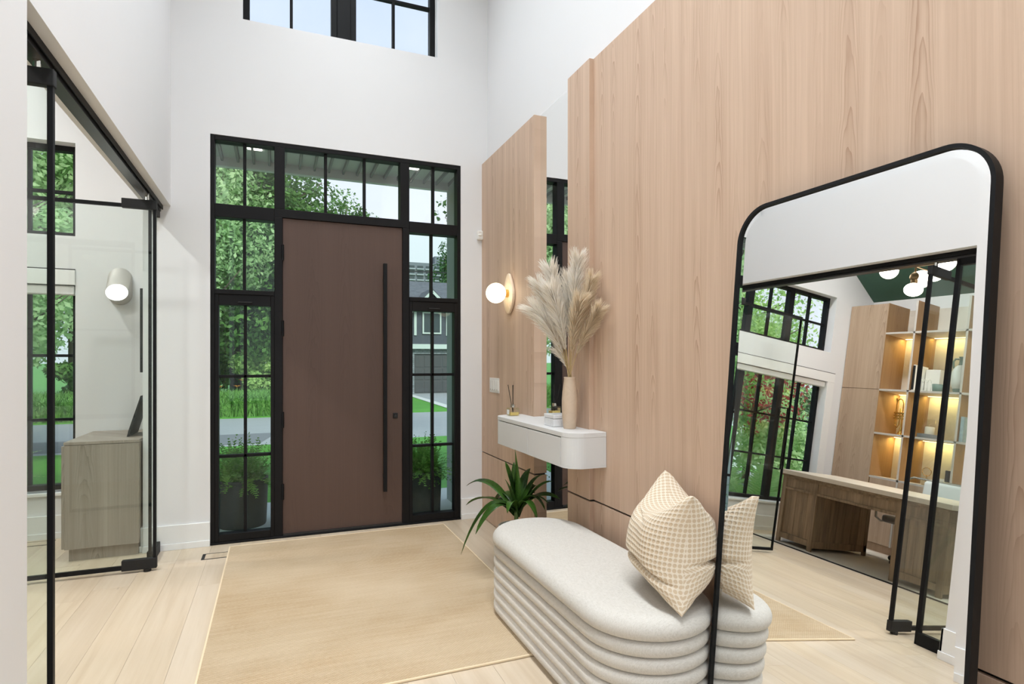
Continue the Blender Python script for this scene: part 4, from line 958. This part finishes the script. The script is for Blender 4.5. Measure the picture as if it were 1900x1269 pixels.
# ================================================================== UNSEEN CEILING LIGHTS ADDED TO BRIGHTEN THE FOYER
for i, (x, y) in enumerate(((.5, 4.0), (.5, 2.9), (.5, 1.8), (.5, .7), (.5, -.4))):
    d_ = thing('added_foyer_light', ('added round white ceiling light nearest the front door', 'second added round ceiling light from the front door', 'added round ceiling light above the middle of the foyer', 'added round ceiling light above the viewer', 'added round ceiling light behind the viewer')[i], 'ceiling light', (x, y, ZC-.03), group='added foyer ceiling lights')
    MB().lathe((x, y, ZC-.03), [(.20, 0), (.22, 0), (.225, .03), (.20, .03)], 32).build('trim_ring', M['trimw'], d_); MB().lathe((x, y, ZC-.02), [(.001, 0), (.20, 0), (.20, .006), (.001, .006)], 32).build('diffuser', M['down'], d_)
    light('added_foyer_fill', 'AREA', (x, y, ZC-.04), (0, 0, 0), P_FOYER[i], (.90, .955, 1), shape='DISK', size=.42, spread=R(112))

# unseen rear windows added behind the viewer to brighten the foyer
wbk = thing('added_window_5', 'added tall black window wall behind the viewer', 'window', (.8, -6.1, .3), kind='structure')
for i in range(4):
    for j in range(2):
        a = -2.6+1.7*i; z0 = .3+2.45*j; MB().box(a, a+.06, -6.14, -6.08, z0, z0+2.45).box(a+1.64, a+1.7, -6.14, -6.08, z0, z0+2.45).box(a+.06, a+1.64, -6.14, -6.08, z0, z0+.06).box(a+.06, a+1.64, -6.14, -6.08, z0+2.39, z0+2.45).build('frame', M['black'], wbk)
        MB().box(a+.06, a+1.64, -6.113, -6.107, z0+.06, z0+2.39).build('pane', M['pane'], wbk, fix=False)

# ================================================================== PORCH AND GARDEN
def stru(o, label, cat): return tag(o, label, cat, kind='structure')
stru(MB().box(-.70, 1.75, YD+.2, 6.25, -.22, -.045).build('porch_slab', M['concrete']), 'concrete porch slab outside the front door', 'porch')
stru(MB().box(-.02, 1.0, 6.25, 13.5, -.3, -.14).build('front_walk', M['concrete']), 'pale concrete walk from porch to street', 'path')
stru(MB().box(1.60, 1.80, YD+.2, 5.75, -.2, 3.4).build('porch_wall', plain('porch_grey', S(150, 158, 154), .7, var=.04)), 'grey porch side wall right of the door', 'wall')
so = stru(MB().box(-.72, 1.80, YD+.19, 5.75, 3.16, 3.40).build('porch_soffit', M['soffit']), 'ribbed pale porch soffit above the entry', 'soffit')
MB().box(-.72, 1.80, 5.70, 5.76, 3.06, 3.20).build('fascia', M['soffit'], so)
x = -.70
while x < 1.78:
    MB().box(x+.012, min(x+.124, 1.8), YD+.2, 5.70, 3.135, 3.16).build('soffit_board', M['soffit'], so, bevel=.004)
    MB().box(x-.010, x+.010, YD+.36, 5.70, 3.10, 3.145).build('rib', M['soffitd'], so, bevel=.006); x += .128
for (x, lab) in ((-.17, 'left lit square porch soffit light'), (1.165, 'right lit square porch soffit light')):
    sl = thing('soffit_light', lab, 'downlight', (x, 5.29, 3.12), group='porch soffit lights')
    MB().box(x-.08, x+.08, 5.21, 5.37, 3.118, 3.135).build('housing', M['trimw'], sl, bevel=.003); MB().box(x-.055, x+.055, 5.235, 5.345, 3.112, 3.119).build('lens', M['down'], sl)

def ground(name, pts, mat, label, cat, n=1):
    me = bpy.data.meshes.new(name); me.from_pydata(pts, [], [tuple(range(len(pts)))]); me.update()
    return stru(link_mesh(name, me, mat), label, cat)
stru(MB().prism([(-40, 5.0, -.9), (-40, 5.0, -.16), (-40, 9.0, -.24), (-40, 14.0, -.50), (-40, 14.0, -.9)], (80, 0, 0)).build('front_lawn', M['grass']), 'green front lawn between porch and street', 'lawn')
stru(MB().box(-200, 200, 14.0, 20.7, -.9, -.50).build('street', M['asphalt']), 'grey asphalt street beyond the front lawn', 'street')
ground('dark_street_strip', [(-40, 14.3, -.493), (-.35, 14.3, -.493), (.0, 16.2, -.493), (-40, 16.2, -.493)], M['streetd'], 'darker grey strip along the near edge of the street', 'road patch')  # flat sheet in a darker grey than the street
stru(MB().box(-200, 200, 20.7, 420, -.9, -.47).build('far_ground', M['grass']), 'grass verge and ground across the street', 'lawn')
ground('house_driveway', [(6.4, 20.7, -.46), (12, 20.7, -.46), (10.2, 31.9, -.46), (6.6, 31.9, -.46)], M['asphalt'], 'asphalt driveway leading to the dark garage door', 'driveway')
ground('driveway_curb', [(6.0, 20.7, -.455), (6.4, 20.7, -.455), (6.75, 31.9, -.455), (6.4, 31.9, -.455)], M['concrete'], 'pale concrete strip edging the driveway', 'curb')

def foliage_pts(n, c, r, nblob, rng_, flat=1.0, inner=.55):
    """leaf centres and outward normals on a cluster of clumps filling an ellipsoid"""
    c = np.array(c); r = np.array(r); B = rng_.normal(size=(nblob, 3)); B /= np.linalg.norm(B, axis=1)[:, None]; B *= (rng_.random(nblob)**.4)[:, None]*.78
    br = .20+.16*rng_.random(nblob); i = rng_.integers(0, nblob, n); v = rng_.normal(size=(n, 3)); v /= np.linalg.norm(v, axis=1)[:, None]
    rad = br[i]*(inner+(1-inner)*rng_.random(n)**.5); P = B[i]+v*rad[:, None]
    return c+P*r, v
def leaf_quads(P, Nn, size, rng_, droop=.2):
    n = len(P); nv = Nn+rng_.normal(size=(n, 3))*.6; nv[:, 2] += .35; nv /= np.linalg.norm(nv, axis=1)[:, None]
    a = rng_.normal(size=(n, 3)); a[:, 2] -= droop; a -= (a*nv).sum(1)[:, None]*nv; a /= np.linalg.norm(a, axis=1)[:, None]; b = np.cross(nv, a)
    s = size*(.6+.8*rng_.random(n))[:, None]
    return np.stack([P-a*s, P-b*s*.55+a*s*.1, P+a*s, P+b*s*.55+a*s*.1], 1)
def tree(name, label, x, y, z0, h, r, mat, n=9000, leaf_s=.13, blobs=34, crown0=.25, trunk_r=.16, lean=0, seed=0, group='trees outside the front windows', rz=None):
    g = np.random.default_rng(seed); t_ = thing(name, label, 'tree', (x, y, z0), group=group); n = int(n*2.3); leaf_s *= .62; blobs = int(blobs*1.5)
    zc = z0+h*(crown0+(1-crown0)/2); rzz = rz or h*(1-crown0)/2
    MB().tube([(x, y, z0), (x+lean*.3, y, z0+h*.3), (x+lean*.6, y+.1, z0+h*.6), (x+lean, y, z0+h*.9)], [trunk_r, trunk_r*.8, trunk_r*.5, trunk_r*.15], 9).build('trunk', M['bark'], t_, smooth=True)
    bm_ = MB()
    for k in range(9):
        q = g.random()*2*PI; zz = z0+h*(crown0+.05+.55*g.random()); l = r*(.5+.4*g.random())
        bm_.tube([(x+lean*.4, y, zz), (x+lean*.4+l*.5*math.cos(q), y+l*.5*math.sin(q), zz+l*.25), (x+lean*.4+l*math.cos(q), y+l*math.sin(q), zz+l*.6)], [trunk_r*.4, trunk_r*.25, trunk_r*.08], 6)
    bm_.build('branches', M['bark'], t_, smooth=True)
    P, Nn = foliage_pts(n, (x+lean*.5, y, zc), (r, r, rzz), blobs, g)
    tag(quads('foliage', leaf_quads(P, Nn, leaf_s, g), M[mat], t_), kind='stuff')
    return t_
def shrub(name, label, x, y, z0, r, h, mat, n, leaf_s, seed, group):
    g = np.random.default_rng(seed); t_ = thing(name, label, 'shrub', (x, y, z0), group=group)
    MB().tube([(x, y, z0), (x+.02, y, z0+h*.6)], [.03, .015], 6).build('stem', M['bark'], t_)
    P, Nn = foliage_pts(n, (x, y, z0+h*.55), (r, r, h*.55), 14, g, inner=.3); P[:, 2] = np.maximum(P[:, 2], z0+.02)
    tag(quads('foliage', leaf_quads(P, Nn, leaf_s, g), M[mat], t_), kind='stuff'); return t_
# trees across the street seen through the left sidelight, transom and office window
tree('maple_tree', 'tall full maple straight behind the left sidelight', -1.5, 25.5, -.5, 15, 4.6, 'leafA', 19000, .17, 50, .02, .24, seed=1)
tree('maple_tree', 'dark maple left of the tall full maple', -7.0, 26.5, -.5, 14, 4.6, 'leafC', 14000, .18, 44, .08, .26, seed=2)
tree('maple_tree', 'pale green tree rising behind the maples', -3.8, 33, -.5, 18, 5.0, 'leafC', 12000, .20, 44, .2, .3, seed=3)
tree('maple_tree', 'slim tree whose top shows in the middle transom', 3.2, 30.0, -.5, 10.6, 2.3, 'leafA', 5000, .15, 22, .25, .18, seed=4)
tree('maple_tree', 'far tree filling the office window view', -11.5, 27, -.5, 15, 5.2, 'leafC', 13000, .19, 44, .08, .28, seed=5)
tree('maple_tree', 'pale tree far left beyond the office windows', -17, 26, -.5, 14, 5.2, 'leafC', 11000, .20, 40, .08, .28, seed=6)
tree('maple_tree', 'deep green tree rising right behind the roof with gables', 14.6, 43, -.5, 14.0, 4.0, 'leafB', 12000, .19, 34, .15, .26, seed=7)
tree('maple_tree', 'low bright tree behind the roof, left of the deep green one', 9.8, 52, -.5, 8.8, 3.4, 'leafA', 6000, .2, 30, .1, .2, seed=8)
tree('maple_tree', 'sparse tree overhanging the right transom light', 4.35, 12.6, -.42, 6.4, 1.25, 'leafB', 520, .10, 22, .62, .07, seed=9)
tree('street_tree', 'young tree on the lawn outside the office window', -4.2, 11.8, -.4, 4.8, 1.6, 'leafC', 5200, .085, 26, .30, .06, seed=10)
tree('street_tree', 'pale leafy tree on the lawn left of the young tree', -5.9, 13.2, -.4, 6.4, 1.9, 'leafC', 6500, .10, 28, .25, .08, seed=11)
tree('street_tree', 'overhanging tree near the porch corner', -2.3, 22.4, -.5, 11.0, 2.7, 'leafC', 7000, .13, 34, .28, .14, seed=12)
# bed of tall grass and lilies across the street
bd = thing('grass_border', 'tall green grass border across the street', 'plants', (-1.5, 21.8, -.47), kind='stuff')
n = 16000; g = np.random.default_rng(21); P = np.stack([g.uniform(-9, 3.0, n), g.uniform(20.8, 24, n), np.full(n, -.47)], 1); hh = g.uniform(.3, .85, n); dv = g.normal(size=(n, 2))*.28; wd = .02
tipv = P+np.stack([dv[:, 0], dv[:, 1], hh], 1); mid = P+np.stack([dv[:, 0]*.3, dv[:, 1]*.3, hh*.6], 1); o_ = np.array([wd, 0, 0])
tag(quads('blades', np.concatenate([np.stack([P-o_, P+o_, mid+o_, mid-o_], 1), np.stack([mid-o_, mid+o_, tipv+o_*.1, tipv-o_*.1], 1)]), M['tallgrass'], bd), kind='stuff')
for k in range(9):
    x = -2.4+3.0*random.random(); y = 22.6+random.random(); z = .35+.35*random.random()
    dl = thing('daylily', 'orange daylily standing above the grass border', 'flower', (x, y, -.47), group='orange daylilies across the street')
    MB().tube([(x, y, -.47), (x+.03, y, z)], .012, 6).build('stem', M['stalk'], dl)
    pv = MB()
    for i in range(6):
        q = 2*PI*i/6; pv.add([(x+.03, y, z), (x+.03+.07*math.cos(q-.4), y+.07*math.sin(q-.4), z+.06), (x+.03+.14*math.cos(q), y+.14*math.sin(q), z+.07), (x+.03+.07*math.cos(q+.4), y+.07*math.sin(q+.4), z+.06)], [(0, 1, 2, 3)])
    pv.build('petals', M['daylily'], dl, fix=False)
for i, (x, y, r_, h_, mt) in enumerate(((-.3, 24.0, 1.3, 2.4, 'leafY'), (-3.2, 24.2, 1.5, 1.9, 'leafA'), (-6.0, 24.0, 1.6, 1.8, 'leafA'), (1.4, 24.4, 1.2, 1.8, 'leafB'), (.6, 27.5, 2.6, 7.0, 'leafB'), (-3.2, 28.5, 2.8, 7.5, 'leafB'))):
    shrub('border_shrub', ('lime green shrub above the daylilies', 'green shrub left of the lime one across the street', 'wide shrub far left across the street', 'dark shrub hidden mostly behind the front door', 'tall dark evergreen shrub behind the daylilies', 'tall dark evergreen shrub left of the lime shrub')[i], x, y, -.47, r_, h_, mt, 4200 if h_ < 4 else 12000, .085 if h_ < 4 else .14, 40+i, 'shrubs across the street')

# porch planters
def planter(label, x, y, seed, h=.40):
    p = thing('planter', label, 'planter', (x, y, -.045), group='porch planters')
    MB().lathe((x, y, -.045), [(.001, 0), (.185, 0), (.19, .01), (.205, h), (.19, h), (.185, h-.05), (.001, h-.05)], 36).build('pot', M['planter'], p, smooth=True, auto=True)
    g = np.random.default_rng(seed); V = []
    nf = 300
    for k in range(nf):
        q = g.random()*2*PI; ln = g.uniform(.18, .42); el = g.uniform(.1, 1.45); b = np.array([x, y, h-.07])+g.normal(size=3)*[.07, .07, .01]
        d = np.array([math.cos(q)*math.cos(el), math.sin(q)*math.cos(el), math.sin(el)]); prev = b
        for s_ in range(1, 15):
            u = s_/14; c = b+d*ln*u+np.array([0, 0, -.45*ln*u*u*math.cos(el)]); tg = (c-prev); tg /= np.linalg.norm(tg); sd = np.cross(tg, [0, 0, 1]); sd /= np.linalg.norm(sd)+1e-6
            lw_ = .042*(1-u*.75)
            for sg in (-1, 1):
                t_ = c+sd*sg*lw_+tg*lw_*.5+g.normal(size=3)*.004; wq = tg*.007
                V.append([c-wq, c+wq, t_+wq*.4, t_-wq*.4])
            prev = c
    tag(quads('fern_foliage', np.array(V), M['fern'], p), kind='stuff')
    return p
planter('tall charcoal planter of ferns outside the left sidelight', -.272, 5.50, 61)
planter('tall charcoal planter of ferns outside the right sidelight', 1.22, 5.32, 62)
# garden under the office windows (seen in the leaning mirror)
tree('red_maple_tree', 'small red-leaved maple in the garden outside the office', -6.4, 9.6, -.3, 3.4, 1.2, 'leafR', 420, .075, 22, .40, .05, seed=31, group='garden trees by the office')
tree('garden_tree', 'lime green tree behind the red maple', -8.2, 12.6, -.4, 6.4, 2.3, 'leafY', 6500, .09, 34, .15, .08, seed=32, group='garden trees by the office')
tree('garden_tree', 'open pale tree beyond the red maple', -11.0, 14.4, -.4, 6.2, 2.0, 'leafC', 4200, .09, 26, .2, .07, seed=33, group='garden trees by the office')
for i in range(10):
    x = -6.6+.42*i+random.uniform(-.1, .1); y = 7.0+(i % 3)*.55+random.uniform(-.1, .1)
    f_ = thing('garden_fern', 'bright green fern in the bed below the office window', 'fern', (x, y, -.17), group='ferns below the office window')
    g = np.random.default_rng(70+i); V = []
    for k in range(30):
        q = g.random()*2*PI; ln = g.uniform(.75, 1.25); el = g.uniform(.6, 1.35); b = np.array([x, y, -.17]); d = np.array([math.cos(q)*math.cos(el), math.sin(q)*math.cos(el), math.sin(el)]); prev = b
        for s_ in range(1, 22):
            u = s_/21; c = b+d*ln*u+np.array([0, 0, -.5*ln*u*u*math.cos(el)]); tg = c-prev; tg /= np.linalg.norm(tg); sd = np.cross(tg, [0, 0, 1]); sd /= np.linalg.norm(sd)+1e-6; lw_ = .13*math.sin(PI*min(1, u*.9+.1))
            for sg in (-1, 1):
                t_ = c+sd*sg*lw_+tg*lw_*.5; wq = tg*.018; V.append([c-wq, c+wq, t_+wq*.3, t_-wq*.3])
            prev = c
    tag(quads('fronds', np.array(V), M['leafY'], f_), kind='stuff')
for i, (x, y, r_, h_, mt) in enumerate(((-4.6, 9.6, 1.0, 1.9, 'leafY'), (-7.6, 10.2, 1.3, 2.6, 'leafC'), (-9.6, 12.4, 1.6, 3.4, 'leafC'), (-6.2, 11.8, 1.2, 3.0, 'leafC'), (-11.8, 13.2, 1.6, 3.2, 'leafB'))):
    shrub('garden_shrub', ('low green shrub nearest the office window', 'pale shrub below the red maple', 'tall green shrub at the far side of the garden', 'pale tall shrub behind the red maple', 'dark shrub at the garden edge by the street')[i], x, y, -.3, r_, h_, mt, 4500, .065, 140+i, 'garden shrubs by the office')

# ------------------------------------------------------------------ house across the street
hs = thing('house', 'charcoal two-storey house with gable and garage across the street', 'house', (9, 32.5, -.46))
HY = 32.0
MB().box(4.5, 14, HY, HY+9, -.46, 4.25).build('wall', M['siding'], hs)
def stone():
    t = NT('grey_ashlar'); br = t.n('ShaderNodeTexBrick', {'Vector': t.n('ShaderNodeMapping', {'Vector': t.pos(), 'Rotation': (R(90), 0, 0)}).outputs[0], 'Color1': S(140, 146, 150), 'Color2': S(112, 118, 122), 'Mortar': S(90, 94, 96), 'Scale': 2.2, 'Mortar Size': .02})
    return t.bsdf(Base_Color=br.outputs[0], Roughness=.85)
M['stone'] = stone()
MB().box(6.4, 7.02, HY-.12, HY, -.46, 2.0).box(9.15, 9.75, HY-.12, HY, -.46, 2.0).box(7.02, 9.15, HY-.12, HY, 1.72, 2.0).build('stone_surround', M['stone'], hs)
gd_ = MB().box(7.02, 9.15, HY-.06, HY-.01, -.46, 1.72).build('garage_door', M['garage'], hs)
for i in range(4):
    for j in range(3): MB().box(7.08+.52*i, 7.53+.52*i, HY-.075, HY-.055, -.40+.70*j, .20+.70*j).build('door_panel', M['garage'], gd_, bevel=.02)
MB().box(6.2, 10.1, HY-.35, HY+.02, 2.0, 2.26).build('canopy_fascia', M['housew'], hs)
wn_ = MB().box(7.50, 7.58, HY-.06, HY, 2.84, 4.06).box(8.49, 8.57, HY-.06, HY, 2.84, 4.06).box(7.58, 8.49, HY-.06, HY, 2.84, 2.92).box(7.58, 8.49, HY-.06, HY, 3.98, 4.06).box(8.0, 8.06, HY-.05, HY, 2.92, 3.98).build('window', M['housew'], hs)
MB().box(7.57, 8.0, HY-.03, HY-.005, 2.92, 3.98).build('window_pane', M['darkglass'], wn_); MB().box(8.06, 8.50, HY-.03, HY-.005, 2.92, 3.98).build('window_pane', M['darkglass'], wn_)
for x in (7.10, 8.92): MB().box(x-.07, x+.07, HY-.05, HY, 2.75, 4.2).build('trim_board', M['housew'], hs)
# main roof, gable
def roofmat():
    t = NT('grey_shingles'); br = t.n('ShaderNodeTexBrick', {'Vector': t.pos(), 'Color1': S(104, 106, 112), 'Color2': S(84, 86, 92), 'Mortar': S(64, 66, 70), 'Scale': 3.0, 'Mortar Size': .02}); return t.bsdf(Base_Color=br.outputs[0], Roughness=.9)
M['shingle'] = roofmat()
MB().prism([(4.0, HY-.4, 4.2), (4.0, HY+4.5, 6.35), (4.0, HY+9.4, 4.2)], (10.6, 0, 0)).build('roof', M['shingle'], hs)
gb = MB().prism([(6.95, HY-.02, 4.2), (8.97, HY-.02, 4.2), (7.96, HY-.02, 5.15)], (0, 2.6, 0)).build('gable', M['siding'], hs)
MB().prism([(6.70, HY-.45, 4.08), (6.85, HY-.45, 4.02), (7.96, HY-.45, 5.15), (7.96, HY-.45, 5.36)], (0, 3.3, 0)).prism([(9.22, HY-.45, 4.08), (9.07, HY-.45, 4.02), (7.96, HY-.45, 5.15), (7.96, HY-.45, 5.36)], (0, 3.3, 0)).build('gable_roof', M['shingle'], gb)
MB().bar((6.78, HY-.47, 4.0), (7.96, HY-.47, 5.16), .05, .14).bar((9.14, HY-.47, 4.0), (7.96, HY-.47, 5.16), .05, .14).build('bargeboard', M['housew'], gb)
# far apartment tower
tw = thing('apartment_tower', 'grey apartment tower far behind the house roof', 'building', (110, 440, 0))
MB().box(84, 125.5, 440, 465, 0, 76).build('body', M['tower'], tw); MB().box(114, 126, 445, 460, 76, 82.5).build('penthouse', M['tower'], tw)
for f in range(5):
    z = 74.5-4.2*f
    for k in range(6):
        x = 86+6.6*k
        wq = MB().box(x, x+4.4, 439.5, 440.2, z-3.0, z-1.0).build('window', M['darkglass'], tw)
        MB().box(x-.6, x+5.0, 438.6, 440, z-4.0, z-3.0).build('balcony', M['towerb'], tw)
# neighbouring garage/house seen in the mirror through the office window
nb = thing('neighbour_house', 'low grey-roofed neighbouring house beyond the garden', 'house', (-17, 20, -.5))
MB().box(-24, -14.5, 22, 28, -.5, 2.4).build('wall', M['housew'], nb); MB().prism([(-24.5, 21.5, 2.4), (-14.0, 21.5, 2.4), (-14.0, 25, 4.6), (-24.5, 25, 4.6)], (0, 3.4, .0)).build('roof', M['shingle'], nb)
for x in (-22.5, -19.5, -16.8): MB().box(x, x+1.4, 21.95, 22.01, .6, 1.9).build('window', M['darkglass'], nb)

ww = MB().tube([(-30, 26, 5.6), (0, 26, 5.3), (30, 26, 5.6)], .02, 6).build('utility_wire', M['blackm']); tag(ww, 'thin black utility wire strung across the street', 'wire')
